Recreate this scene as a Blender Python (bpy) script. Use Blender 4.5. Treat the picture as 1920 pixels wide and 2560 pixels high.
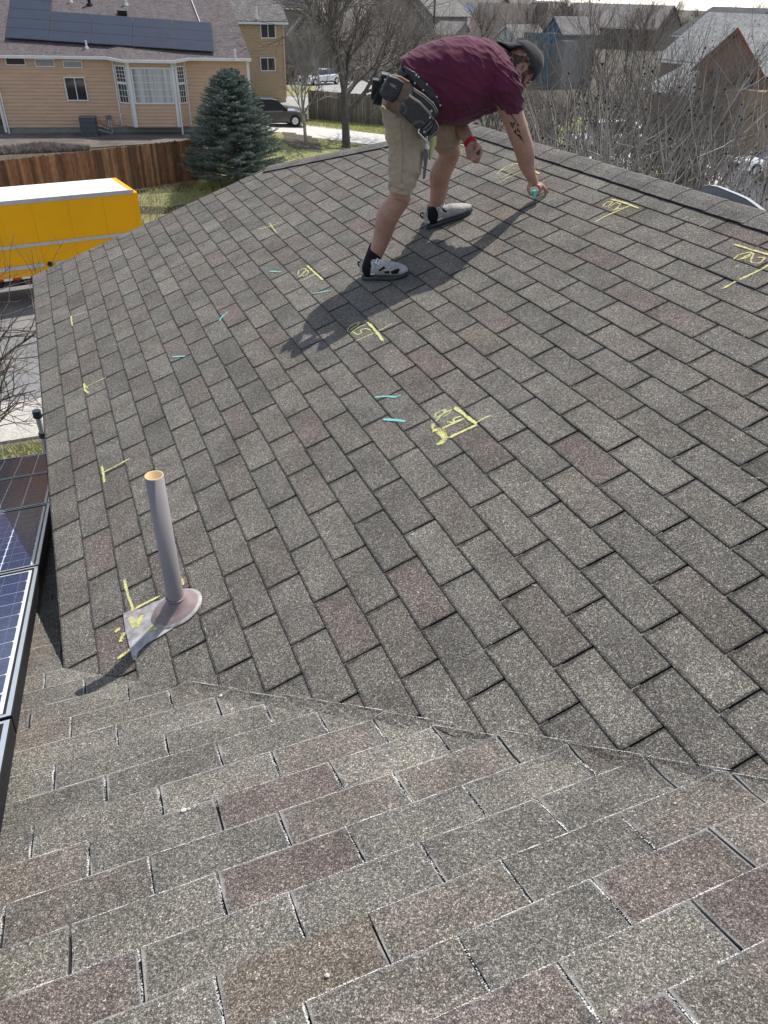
import bpy, bmesh, math, random
import numpy as np
from mathutils import Vector, Matrix
from mathutils.bvhtree import BVHTree
R = math.radians
random.seed(7); rng = np.random.default_rng(7)
for o_ in list(bpy.data.objects): bpy.data.objects.remove(o_)
C = bpy.context.scene.collection
scene = bpy.context.scene
# ---------------------------------------------------------------- camera
CAM = np.array([-1.5506, -2.0498, 1.5623]); F = 1860.3
MR = np.array([[0.92450, -0.380432, 0.023903], [0.198748, 0.534594, 0.821407], [-0.325268, -0.75464, 0.569842]])
cd = bpy.data.cameras.new('camera'); cam = bpy.data.objects.new('camera', cd); C.objects.link(cam)
cd.sensor_fit = 'HORIZONTAL'; cd.sensor_width = 36; cd.lens = 36 * F / 1920
cd.clip_start = 0.05; cd.clip_end = 3000
mt = Matrix(MR.T.tolist()).to_4x4(); mt.translation = Vector(CAM); cam.matrix_world = mt
scene.camera = cam
# ---------------------------------------------------------------- light
SUN_AZ, SUN_EL = 59.0, 57.5
w = bpy.data.worlds.new('World'); scene.world = w; w.use_nodes = True
wn = w.node_tree; bg = wn.nodes['Background']
sk = wn.nodes.new('ShaderNodeTexSky'); sk.sky_type = 'NISHITA'; sk.sun_disc = False
sk.sun_elevation = R(SUN_EL); sk.sun_rotation = R(SUN_AZ); sk.altitude = 1500; sk.air_density = 1.0; sk.dust_density = 0.9; sk.ozone_density = 1.2
hz = wn.nodes.new('ShaderNodeHueSaturation'); hz.inputs['Saturation'].default_value = .58; wn.links.new(sk.outputs[0], hz.inputs['Color']); wn.links.new(hz.outputs[0], bg.inputs[0]); bg.inputs[1].default_value = 0.15
sl = bpy.data.lights.new('sun', 'SUN'); sl.energy = 3.5; sl.angle = R(0.53); sl.color = (1.0, 0.955, 0.90)
so = bpy.data.objects.new('sun', sl); C.objects.link(so)
sd = Vector((math.sin(R(SUN_AZ)) * math.cos(R(SUN_EL)), math.cos(R(SUN_AZ)) * math.cos(R(SUN_EL)), math.sin(R(SUN_EL))))
so.rotation_euler = sd.to_track_quat('Z', 'Y').to_euler()
vs = scene.view_settings; vs.view_transform = 'Standard'; vs.look = 'None'; vs.gamma = 1; vs.use_curve_mapping = False; vs.exposure = 0.50
# ---------------------------------------------------------------- helpers
def ray(px, py):
    return MR.T @ np.array([(px - 960) / F, (1280 - py) / F, -1.0])
def atD(px, py, D):
    v = ray(px, py); v = v / math.hypot(v[0], v[1]); return CAM + v * D
def atZ(px, py, z):
    v = ray(px, py); return CAM + v * ((z - CAM[2]) / v[2])
def atY(px, py, y):
    v = ray(px, py); return CAM + v * ((y - CAM[1]) / v[1])
TA = 0.345354; ct, st, tt = math.cos(TA), math.sin(TA), math.tan(TA)
NA = np.array([-st, 0, ct]); NB = np.array([0, st, ct])
OB = np.array([-0.8926, -1.2779, -0.0973])
def onA(px, py, h=0.007):
    v = ray(px, py); return CAM + v * ((h - NA @ CAM) / (NA @ v))
def onB(px, py, h=0.007):
    v = ray(px, py); return CAM + v * ((h - NB @ (CAM - OB)) / (NB @ v))
def tag(o, label=None, cat=None, group=None, kind=None):
    if label: o['label'] = label
    if cat: o['category'] = cat
    if group: o['group'] = group
    if kind: o['kind'] = kind
    return o
def empty(name, loc=(0, 0, 0), label=None, cat=None, group=None, parent=None):
    o = bpy.data.objects.new(name, None); C.objects.link(o); o.location = Vector([float(x) for x in loc]); o.empty_display_size = 0.1
    if parent: o.parent = parent
    return tag(o, label, cat, group)
def setp(o, parent):
    if parent is not None:
        o.parent = parent
        def wm(q): return q.matrix_basis.copy() if q.parent is None else wm(q.parent) @ q.matrix_parent_inverse @ q.matrix_basis
        o.matrix_parent_inverse = wm(parent).inverted()
def mesh(name, verts, faces, mat=None, parent=None, smooth=False, mats=None, midx=None, uv=None, col=None):
    me = bpy.data.meshes.new(name)
    me.from_pydata([tuple(map(float, v)) for v in verts], [], [tuple(f) for f in faces])
    if mats:
        for m in mats: me.materials.append(m)
        if midx is not None: me.polygons.foreach_set('material_index', np.array(midx, dtype=np.int32))
    elif mat: me.materials.append(mat)
    if uv is not None:
        l = me.uv_layers.new(name='UVMap'); l.data.foreach_set('uv', np.array(uv, dtype=np.float32)[[v for f in faces for v in f]].ravel())
    if col is not None:
        a = me.attributes.new('tabcol', 'FLOAT_COLOR', 'FACE'); a.data.foreach_set('color', np.array(col, dtype=np.float32).ravel())
    if smooth: me.polygons.foreach_set('use_smooth', np.ones(len(me.polygons), dtype=bool))
    me.update()
    o = bpy.data.objects.new(name, me); C.objects.link(o); setp(o, parent)
    return o
class MB:
    def __init__(s): s.v = []; s.f = []; s.m = []
    def add(s, v, f, m=0):
        n = len(s.v); s.v += [tuple(x) for x in v]; s.f += [tuple(i + n for i in q) for q in f]; s.m += [m] * len(f); return s
    def box(s, p0, p1, fr=None, m=0):
        (x0, y0, z0), (x1, y1, z1) = p0, p1
        v = [(x0, y0, z0), (x1, y0, z0), (x1, y1, z0), (x0, y1, z0), (x0, y0, z1), (x1, y0, z1), (x1, y1, z1), (x0, y1, z1)]
        if fr is not None: v = [fr(q) for q in v]
        return s.add(v, [(0, 3, 2, 1), (4, 5, 6, 7), (0, 1, 5, 4), (1, 2, 6, 5), (2, 3, 7, 6), (3, 0, 4, 7)], m)
    def prism(s, poly, d, fr=None, m=0):  # poly list of 3d pts, extruded by vector d
        n = len(poly); a = [np.array(p, float) for p in poly]; b = [p + np.array(d, float) for p in a]
        v = a + b
        if fr is not None: v = [fr(q) for q in v]
        return s.add(v, [tuple(range(n - 1, -1, -1)), tuple(range(n, 2 * n))] + [(i, (i + 1) % n, n + (i + 1) % n, n + i) for i in range(n)], m)
    def tube(s, pts, rad, k=8, m=0, caps=True):
        pts = [np.array(p, float) for p in pts]; n = len(pts)
        if not hasattr(rad, '__len__'): rad = [rad] * n
        base = len(s.v); prev = None
        for i, p in enumerate(pts):
            t = pts[min(i + 1, n - 1)] - pts[max(i - 1, 0)]; t = t / (np.linalg.norm(t) + 1e-9)
            a = np.cross(t, [0, 0, 1.0]) if prev is None else prev - t * (prev @ t)
            if np.linalg.norm(a) < 1e-3: a = np.cross(t, [0, 1.0, 0])
            a = a / np.linalg.norm(a); prev = a; b = np.cross(t, a)
            for j in range(k):
                q = 2 * math.pi * j / k; s.v.append(tuple(p + rad[i] * (a * math.cos(q) + b * math.sin(q))))
        for i in range(n - 1):
            for j in range(k):
                a0 = base + i * k + j; a1 = base + i * k + (j + 1) % k
                s.f.append((a0, a1, a1 + k, a0 + k)); s.m.append(m)
        if caps:
            s.f.append(tuple(base + j for j in range(k - 1, -1, -1))); s.m.append(m)
            s.f.append(tuple(base + (n - 1) * k + j for j in range(k))); s.m.append(m)
        return s
    def build(s, name, mat=None, parent=None, smooth=False, mats=None):
        return mesh(name, s.v, s.f, mat, parent, smooth, mats, s.m if mats else None)
def lin(h):
    if isinstance(h, str):
        c = [int(h[i:i + 2], 16) / 255 for i in (0, 2, 4)]
        return tuple(x / 12.92 if x <= .04045 else ((x + .055) / 1.055) ** 2.4 for x in c) + (1,)
    return tuple(h) + (1,) if len(h) == 3 else tuple(h)
def newmat(name):
    m = bpy.data.materials.new(name); m.use_nodes = True; nt = m.node_tree
    return m, nt, nt.nodes['Principled BSDF']
def N(nt, typ, **kw):
    n = nt.nodes.new(typ)
    for k, v in kw.items():
        if k.startswith('i'): n.inputs[int(k[1:])].default_value = v
        else: setattr(n, k, v)
    return n
def ramp(nt, fac, stops, interp='LINEAR'):
    r = nt.nodes.new('ShaderNodeValToRGB'); r.color_ramp.interpolation = interp
    while len(r.color_ramp.elements) < len(stops): r.color_ramp.elements.new(0.5)
    for e, (p, c) in zip(r.color_ramp.elements, stops): e.position = p; e.color = lin(c) if isinstance(c, (str, tuple)) else (c, c, c, 1)
    nt.links.new(fac, r.inputs[0]); return r.outputs[0]
def mixc(nt, mode, fac, a, b):
    n = nt.nodes.new('ShaderNodeMix'); n.data_type = 'RGBA'; n.blend_type = mode
    for i, x in ((0, fac), (6, a), (7, b)):
        if isinstance(x, (int, float)): n.inputs[i].default_value = x if i == 0 else (x, x, x, 1)
        elif isinstance(x, tuple): n.inputs[i].default_value = lin(x)
        else: nt.links.new(x, n.inputs[i])
    return n.outputs[2]
def mat(name, col, rough=0.7, var=0.12, scale=8, bump=0.0, metal=0.0, spec=0.3, stretch=(1, 1, 1), col2=None, fine=0, coat=0, coords='Object'):
    """base colour with two octaves of noise variation and a little bump"""
    m, nt, b = newmat(name); c = lin(col)
    tc = N(nt, 'ShaderNodeTexCoord'); mp = N(nt, 'ShaderNodeMapping'); mp.inputs[3].default_value = stretch
    nt.links.new(tc.outputs[coords], mp.inputs[0])
    n1 = N(nt, 'ShaderNodeTexNoise'); n1.inputs['Scale'].default_value = scale; n1.inputs['Detail'].default_value = 6; n1.inputs['Roughness'].default_value = .62
    nt.links.new(mp.outputs[0], n1.inputs['Vector'])
    c2 = lin(col2) if col2 else tuple(x * (1 - 2.0 * var) for x in c[:3]) + (1,)
    c1 = c if col2 else tuple(min(1, x * (1 + var)) for x in c[:3]) + (1,)
    out = ramp(nt, n1.outputs[0], [(0.3, c2), (0.7, c1)])
    if fine:
        n2 = N(nt, 'ShaderNodeTexNoise'); n2.inputs['Scale'].default_value = fine; n2.inputs['Detail'].default_value = 3
        nt.links.new(mp.outputs[0], n2.inputs['Vector'])
        out = mixc(nt, 'MULTIPLY', .8, out, ramp(nt, n2.outputs[0], [(0.32, .55), (0.68, 1.25)]))
    nt.links.new(out, b.inputs['Base Color'])
    b.inputs['Roughness'].default_value = rough; b.inputs['Metallic'].default_value = metal; b.inputs['Specular IOR Level'].default_value = spec
    b.inputs['Coat Weight'].default_value = coat
    if bump:
        bp = N(nt, 'ShaderNodeBump'); bp.inputs['Strength'].default_value = bump; bp.inputs['Distance'].default_value = .01
        nt.links.new((n2 if fine else n1).outputs[0], bp.inputs['Height']); nt.links.new(bp.outputs[0], b.inputs['Normal'])
    return m
# ---------------------------------------------------------------- shingle materials
def shingle_mat(name, attr, pale_edge):
    m, nt, b = newmat(name)
    if attr: a = N(nt, 'ShaderNodeAttribute', attribute_name='tabcol'); col = a.outputs['Color']
    else: a = N(nt, 'ShaderNodeObjectInfo'); col = a.outputs['Color']
    g = N(nt, 'ShaderNodeNewGeometry')
    v1 = N(nt, 'ShaderNodeTexVoronoi'); v1.inputs['Scale'].default_value = 430; nt.links.new(g.outputs['Position'], v1.inputs['Vector'])
    v2 = N(nt, 'ShaderNodeTexVoronoi'); v2.inputs['Scale'].default_value = 210; nt.links.new(g.outputs['Position'], v2.inputs['Vector'])
    sp = ramp(nt, N_sep(nt, v1.outputs['Color']), [(0.0, .38), (0.45, .78), (0.78, 1.25), (1.0, 2.4)])
    sp2 = ramp(nt, N_sep(nt, v2.outputs['Color']), [(0.0, .6), (0.6, 1.0), (0.9, 1.3), (1.0, 1.9)])
    out = mixc(nt, 'MULTIPLY', 1.0, col, sp); out = mixc(nt, 'MULTIPLY', 1.0, out, sp2)
    tint = N(nt, 'ShaderNodeTexNoise'); tint.inputs['Scale'].default_value = 260; nt.links.new(g.outputs['Position'], tint.inputs['Vector'])
    out = mixc(nt, 'MULTIPLY', .5, out, ramp(nt, tint.outputs[0], [(0.35, (0.85, .98, 1.05)), (0.65, (1.2, 1.0, .84))]))
    n3 = N(nt, 'ShaderNodeTexNoise'); n3.inputs['Scale'].default_value = 5.5; n3.inputs['Detail'].default_value = 5; nt.links.new(g.outputs['Position'], n3.inputs['Vector'])
    out = mixc(nt, 'MULTIPLY', 1.0, out, ramp(nt, n3.outputs[0], [(0.3, .80), (0.7, 1.17)]))
    # pale or darker border of the tab, from its own coordinates
    uv = N(nt, 'ShaderNodeUVMap'); s = N(nt, 'ShaderNodeSeparateXYZ'); nt.links.new(uv.outputs[0], s.inputs[0])
    n4 = N(nt, 'ShaderNodeTexNoise'); n4.inputs['Scale'].default_value = 60; n4.inputs['Detail'].default_value = 4; nt.links.new(g.outputs['Position'], n4.inputs['Vector'])
    ad = N(nt, 'ShaderNodeMath', operation='MULTIPLY_ADD'); nt.links.new(n4.outputs[0], ad.inputs[0]); ad.inputs[1].default_value = -.0045 if pale_edge else -.010
    nt.links.new(s.outputs['X'], ad.inputs[2])          # X = distance to nearest visible edge
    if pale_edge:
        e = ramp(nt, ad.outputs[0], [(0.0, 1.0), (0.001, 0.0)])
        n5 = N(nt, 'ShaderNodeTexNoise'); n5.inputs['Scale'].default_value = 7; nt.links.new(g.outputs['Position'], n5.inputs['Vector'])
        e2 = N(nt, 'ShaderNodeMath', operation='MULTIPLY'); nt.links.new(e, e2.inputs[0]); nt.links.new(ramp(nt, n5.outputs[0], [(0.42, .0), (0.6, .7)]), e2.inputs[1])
        out = mixc(nt, 'MIX', e2.outputs[0], out, (.36, .34, .31))  # worn rim, the sunlight it catches put into the pale colour
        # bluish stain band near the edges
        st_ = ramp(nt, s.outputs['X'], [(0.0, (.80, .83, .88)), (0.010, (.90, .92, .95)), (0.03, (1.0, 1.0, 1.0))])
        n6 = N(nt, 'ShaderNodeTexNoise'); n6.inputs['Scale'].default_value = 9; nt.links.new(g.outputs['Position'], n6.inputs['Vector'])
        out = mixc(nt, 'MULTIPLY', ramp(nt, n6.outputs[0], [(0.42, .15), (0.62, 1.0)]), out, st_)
    else:
        e = ramp(nt, ad.outputs[0], [(0.0, .5), (0.004, 1.0)])
        out = mixc(nt, 'MULTIPLY', 1.0, out, e)
    nt.links.new(out, b.inputs['Base Color'])
    b.inputs['Roughness'].default_value = .92; b.inputs['Specular IOR Level'].default_value = .25
    bp = N(nt, 'ShaderNodeBump'); bp.inputs['Strength'].default_value = .75; bp.inputs['Distance'].default_value = .0022
    nt.links.new(v1.outputs['Distance'], bp.inputs['Height']); nt.links.new(bp.outputs[0], b.inputs['Normal'])
    return m
def N_sep(nt, c):
    s = nt.nodes.new('ShaderNodeSeparateColor'); nt.links.new(c, s.inputs[0]); return s.outputs[0]
M_shA = shingle_mat('shingle_granules', False, False); M_shA2 = shingle_mat('shingle_granules_field', True, False)
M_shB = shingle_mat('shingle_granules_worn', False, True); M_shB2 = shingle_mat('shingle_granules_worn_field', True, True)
M_edge = mat('asphalt_butt_edge', (.028, .028, .03), .95, .3, 60)
M_edgeP = mat('worn_sunlit_edge', (.30, .285, .26), .95, .3, 70, col2=(.12, .12, .115))  # worn butt face with sunlight mixed into its colour
M_under = mat('asphalt_gap', (.03, .03, .032), .95, .3, 40)
# ================================================================= OUR ROOF
EXP, TAB = 0.1434, 0.3334
SA_, SB_ = 0.071, -0.068
OFFA = {-6: -.024, -5: -.013, -4: .008, -3: .015, -2: .013, -1: .022, 0: .033, 1: -.030, 2: -.013, 3: -.007, 4: -.003}
OFFB = {}
house = empty('roofed_house', (0, 2, -8.2), 'the house we stand on, its brown-grey shingled roof filling most of the picture', 'house')
slopeA = None
def PA(a, y, h): return np.array([a * ct - h * st, y, a * st + h * ct])          # a: distance up the slope
def PB(x, b, h):     # b: distance up the slope (towards -Y); past the valley line the tab bends up onto the other slope
    q = np.array([x, OB[1] - b * ct + h * st, OB[2] + b * st + h * ct])
    if x > -1.6 and -1.548 < x + q[1] < -1.40: q[2] = max(q[2], x * tt + h + .0075)
    return q
XE, YR, XR = -1.897, 5.655, 1.865
KV = -1.548
def clip(poly, n, dd):   # keep n.p <= dd
    out = []
    for i in range(len(poly)):
        p, q = poly[i], poly[(i + 1) % len(poly)]; a, b = n[0] * p[0] + n[1] * p[1] - dd, n[0] * q[0] + n[1] * q[1] - dd
        if a <= 0: out.append(p)
        if (a < 0) != (b < 0) and abs(a - b) > 1e-9:
            t = a / (a - b); out.append((p[0] + t * (q[0] - p[0]), p[1] + t * (q[1] - p[1])))
    return out
def area(p): return abs(sum(p[i][0] * p[(i + 1) % len(p)][1] - p[(i + 1) % len(p)][0] * p[i][1] for i in range(len(p)))) / 2
ext_ = {}
TABS = []     # (poly in (slope, along) coords, butt slope coord, plane, tabrect)
def course_tabs():
    for i in range(-14, 13):
        a0 = i * EXP
        off = SA_ * i + OFFA.get(i, rng.normal() * .012)
        for k in range(-20, 12):
            j = k + (0.5 if i % 2 else 0) + off
            y1 = -TAB * j; y0 = y1 - TAB          # along
            g = .0035
            rect = [(a0, y0 + g), (a0 + EXP + .03, y0 + g), (a0 + EXP + .03, y1 - g), (a0, y1 - g)]
            p = clip(rect, (-ct, 0), -XE); p = p and clip(p, (0, 1), YR) if p else p
            p = p and clip(p, (ct, 1), 6.02); p = p and clip(p, (ct, 0), 1.80)
            p = p and clip(p, (-ct, -1), -(KV + .004))
            p = p and clip(p, (0, -1), 1.6)
            if p and len(p) > 2 and area(p) > 2e-4: TABS.append((p, a0, 'A', rect))
    for r in range(-48, 9):
        b0 = r * EXP
        off = SB_ * r + OFFB.get(r, rng.normal() * .006); ext_[r] = rng.uniform(.006, .045)
        for k in range(-16, 10):
            j = k + (0.5 if r % 2 else 0) + off
            x0 = OB[0] + TAB * j; x1 = x0 + TAB; g = .0034
            rect = [(b0, x0 + g), (b0 + EXP + .03, x0 + g), (b0 + EXP + .03, x1 - g), (b0, x1 - g)]
            # y = OB1 - b ct ; region x + y <= KV  or x <= -1.6, y<=5.4
            p = clip(rect, (-ct, 1), KV - OB[1] + (ext_[r] if x0 > -1.6 else .001))
            if p and len(p) > 2: p = clip(p, (0, 1), 1.2)
            if p and len(p) > 2 and area(p) > 2e-4 and x1 > -3.6: TABS.append((p, b0, 'B', rect))
            q = clip(rect, (0, 1), -1.6); q = q and clip(q, (ct, -1), -(KV - OB[1])); q = q and clip(q, (-ct, 0), 5.45 - OB[1])
            if q and len(q) > 2 and area(q) > 2e-4 and x1 > -3.6: TABS.append((q, b0, 'B', rect))
course_tabs()
def tab_geo(poly, s0, plane, rect, jit=.0009, lift=0.0):
    """one asphalt tab: wavy-edged top with butt and side skirts; returns verts, faces, material index, per-vertex edge distance"""
    n = len(poly); B = []
    for i in range(n):
        p, q = np.array(poly[i]), np.array(poly[(i + 1) % n]); L = np.linalg.norm(q - p)
        m = max(1, int(L / .06)); B += [p + (q - p) * k / m for k in range(m)]
    B = [b + rng.normal(size=2) * jit for b in B]
    cx = sum(B) / len(B)
    y0, y1 = rect[0][1], rect[2][1]
    def ed(p): return max(0.0, min(p[0] - s0, p[1] - y0, y1 - p[1])) if True else 0
    def hh(p): return .0072 - .0036 * (p[0] - s0) / EXP + lift * (1 - min(1, (p[0] - s0) / EXP))
    f = (lambda p, h: PA(p[0], p[1], h)) if plane == 'A' else (lambda p, h: PB(p[1], p[0], h))
    # inner ring so that edge distance interpolates
    inner = []
    for b in B:
        v = cx - b; L = np.linalg.norm(v); inner.append(b + v * min(.8, .035 / (L + 1e-6)))
    top = [f(b, hh(b)) for b in B]; inn = [f(b, hh(b)) for b in inner]; bot = [f(b, -.001) for b in B]
    k = len(B); V = top + inn + [f(cx, hh(cx))] + bot
    U = [(ed(b), 0) for b in B] + [(ed(b), 0) for b in inner] + [(ed(cx), 0)] + [(0, 0)] * k
    Fc, mi = [], []
    flip = plane == 'B'
    def ff(*a):
        Fc.append(tuple(a[::-1]) if flip else tuple(a))
    sgn = sum(B[i][0] * B[(i + 1) % k][1] - B[(i + 1) % k][0] * B[i][1] for i in range(k)) > 0
    if not sgn: flip = not flip
    for i in range(k):
        j = (i + 1) % k
        ff(i, j, k + j, k + i); mi.append(0); ff(k + i, k + j, 2 * k); mi.append(0); ff(j, i, 2 * k + 1 + i, 2 * k + 1 + j); mi.append(1)
    return V, Fc, mi, U
def tab_colour(plane):
    u = rng.random(); b = 0.143 * (1 + .055 * rng.normal())
    if u < .12: c = (b * 1.0, b * .89, b * .83)
    elif u < .34: c = (b * 1.04, b * .965, b * .88)
    elif u < .36: c = (b * 1.05, b * .95, b * .83)
    elif u < .72: c = (b * .97, b * .94, b * .87)
    else: c = (b * 1.11, b * 1.07, b * .975)
    s = 1.0 if plane == 'A' else 1.06
    return tuple(max(.03, x * s * t) for x, t in zip(c, (1.035, 1.0, .945))) + (1,)
def proj_area(p, plane):
    f = (lambda q: PA(q[0], q[1], 0)) if plane == 'A' else (lambda q: PB(q[1], q[0], 0))
    pts = []
    for q in p:
        v = MR @ (f(q) - CAM)
        if v[2] > -.1: return 0
        pts.append((960 - F * v[0] / v[2], 1280 + F * v[1] / v[2]))
    mx = sum(a for a, _ in pts) / len(pts); my = sum(b for _, b in pts) / len(pts)
    if not (-60 < mx < 1980 and -20 < my < 2620): return 0
    return area(pts)
sc = sorted([(proj_area(t[0], t[2]), k) for k, t in enumerate(TABS)], reverse=True)
big = {k for a_, k in sc[:300]}
fieldA = dict(v=[], f=[], m=[], u=[], c=[]); fieldB = dict(v=[], f=[], m=[], u=[], c=[])
slopeA = mesh('roof_slope', [PA(XE / ct, YR, -.002), PA(XE / ct, KV - XE, -.002), PA(XR / ct, KV - XR, -.002), PA(XR / ct, 6.10 - XR, -.002), PA(.447 / ct, YR, -.002)],
              [(0, 1, 2, 3, 4)], M_under, house)
slopeB = mesh('roof_slope', [PB(-5.2, (OB[1] - 5.45) / ct, -.002), PB(-1.6, (OB[1] - 5.45) / ct, -.002), PB(-1.6, (OB[1] - (KV + 1.6)) / ct, -.002),
              PB(3.2, (OB[1] - (KV - 3.2)) / ct, -.002), PB(3.2, 4.6, -.002), PB(-5.2, 4.6, -.002)], [(0, 1, 2, 3, 4, 5)], M_under, house)
for k, (p, s0, pl, rect) in enumerate(TABS):
    V, Fc, mi, U = tab_geo(p, s0, pl, rect, lift=max(0, rng.normal()) * .0012)
    col = tab_colour(pl)
    if k in big:
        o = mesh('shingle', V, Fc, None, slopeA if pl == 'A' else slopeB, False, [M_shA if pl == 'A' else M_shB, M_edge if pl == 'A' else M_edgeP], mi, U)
        o.color = col
    else:
        d_ = fieldA if pl == 'A' else fieldB; n = len(d_['v'])
        d_['v'] += list(V); d_['f'] += [tuple(i + n for i in f) for f in Fc]; d_['m'] += mi; d_['u'] += U; d_['c'] += [col] * len(Fc)
nA_ = len(fieldA['v']); V = fieldA['v'] + fieldB['v']
sf = mesh('shingle_field', V, fieldA['f'] + [tuple(i + nA_ for i in f) for f in fieldB['f']], None, house, False,
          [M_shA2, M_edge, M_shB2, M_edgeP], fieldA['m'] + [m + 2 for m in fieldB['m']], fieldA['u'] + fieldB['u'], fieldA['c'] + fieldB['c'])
tag(sf, 'remaining shingle tabs of both roof slopes', kind='stuff')
# ridge and hip caps
def cap_piece(P0, P1, nL, nR, wL, wR, lift0, lift1, name='ridge_shingle', sag=.012):
    """bent cap shingle from P0 (butt) to P1, draped over the ridge line; nL,nR: unit down-slope directions each side"""
    P0, P1 = np.array(P0, float), np.array(P1, float); V = []; Fc = []; mi = []
    prof = [(-1, wL), (-.55, wL * .55), (-.12, wL * .1), (.12, wR * .1), (.55, wR * .55), (1, wR)]
    ax = (P1 - P0) / np.linalg.norm(P1 - P0)
    K = 5; m = len(prof)
    for lev in (0, 1):
        for i in range(K + 1):
            t = i / K; base = P0 + (P1 - P0) * t; lf = lift0 * (1 - t) + lift1 * t
            for s, wd in prof:
                dn = nL if s < 0 else nR
                q = base + dn * wd + np.array([0, 0, 1]) * (lf - .017 * abs(s) + (-.013 * (abs(s) < .2)) + (-.011 if lev else 0)) + ax * 0 + dn * rng.normal() * (.0012 if abs(s) == 1 else 0)
                V.append(q)
    L = (K + 1) * m
    for i in range(K):
        for j in range(m - 1):
            a = i * m + j; Fc.append((a, a + 1, a + m + 1, a + m)); mi.append(0)
        for j in (0, m - 1):
            a = i * m + j; Fc.append((a, a + m, a + m + L, a + L)); mi.append(1)
    for j in range(m - 1): Fc.append((j, j + L, j + 1 + L, j + 1)); mi.append(1)
    U = [(.05, 0)] * len(V)
    o = mesh(name, V, Fc, None, house, False, [M_shA, M_edge], mi, U)
    c = tab_colour('A'); g = .135 * (1 + .05 * rng.normal()); o.color = (g * 1.04, g * .975, g * .88, 1); return o
dnA = np.array([-ct, 0, -st]); dnC = np.array([ct, 0, -st]); dnH = np.array([0, ct, -st])
zR = XR * tt
zb = .032
y = -1.9
while y < 4.2:
    y2 = min(y + .30, 4.24)
    cap_piece((XR, y, zR + zb), (XR, y2 + .0, zR + zb), dnA, dnC, .152 + rng.normal() * .0015, .15, .0035, .0005, sag=0); y += .285
hx0, hx1 = .40, XR
hd = np.array([1, -1, tt]) ; h0 = np.array([.447, 5.653, .447 * tt]); L = (XR - .447)
axh = hd / np.linalg.norm(hd)
nHL = np.array([-1, -1, -tt]); nHL = nHL - axh * (nHL @ axh); nHL /= np.linalg.norm(nHL)      # down on the A side
nHR = np.array([1, 1, -tt]); nHR = nHR - axh * (nHR @ axh); nHR /= np.linalg.norm(nHR)
# project to the planes: A side vector lies in plane A
nHL = np.cross(axh, NA); nHL = nHL if nHL[2] < 0 else -nHL; nHL /= np.linalg.norm(nHL)
NH = np.array([0, st, ct]); nHR = np.cross(axh, NH); nHR = nHR if nHR[2] < 0 else -nHR; nHR /= np.linalg.norm(nHR)
nh = 8
for k in range(nh):
    a = h0 + hd * L * (k / nh) + [0, 0, zb]; b_ = h0 + hd * L * ((k + 1.1) / nh) + [0, 0, zb]
    cap_piece(a, b_, nHL, nHR, .155, .15, .0035, .0005, 'hip_shingle')
# far slopes, walls, eave
M_wallo = mat('painted_siding', (.30, .27, .23), .8, .08, 4)
M_fascia = mat('fascia_paint', (.32, .29, .25), .7, .08, 6)
M_farsl = M_shA2
def plain_slope(name, pts):
    o = mesh(name, pts, [tuple(range(len(pts)))], None, house, False, [M_shA2], [0], [(.05, 0)] * len(pts), [(.10, .098, .093, 1)]); return o
plain_slope('far_slope', [(XR, KV - XR - 3, zR - .004), (XR + 4.5, KV - XR - 3, zR - 4.5 * tt), (XR + 4.5, YR, zR - 4.5 * tt), (2 * XR - .447, YR, zR - (XR - .447) * tt), (XR, 6.10 - XR, zR - .004)])
plain_slope('hip_slope', [(XR, 6.10 - XR, zR - .004), (2 * XR - .447, YR, zR - (XR - .447) * tt - .004), (.447, YR, .447 * tt - .004)])
b = MB()
b.box((XE + .004, -.4, XE * tt - .16), (XE + .03, YR - .03, XE * tt - .012))
b.build('fascia', M_fascia, house)
b = MB(); b.add([(XE + .03, -.4, XE * tt - .15), (-1.6, -.4, XE * tt - .15), (-1.6, YR - .03, XE * tt - .15), (XE + .03, YR - .03, XE * tt - .15)], [(0, 1, 2, 3)]); b.build('soffit', M_fascia, house)
b = MB(); b.prism([(-1.6, YR - .3, -8.2), (6.0, YR - .3, -8.2), (6.0, YR - .3, -.95), (3.2, YR - .3, .05), (.447, YR - .3, .05), (-1.6, YR - .3, -.75)], (0, -.15, 0))
b.box((-1.6, -.6, -8.2), (-1.45, YR - .46, -.84)); b.box((-5.2, 5.0, -8.2), (-1.62, 5.15, -2.45)); b.box((5.85, -5, -8.2), (6.0, YR - .46, -.95))
b.build('wall', M_wallo, house)
b = MB(); b.prism([(XE + .0, YR + .001, XE * tt - .13), (.447, YR + .001, .447 * tt - .13), (.447, YR + .001, .447 * tt - .012), (XE, YR + .001, XE * tt - .012)], (0, -.028, 0)); b.build('rake_board', M_fascia, house)
b = MB(); b.box((-5.2, 5.42, -2.62), (-1.92, 5.45, -2.49)); b.build('fascia', M_fascia, house)
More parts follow.
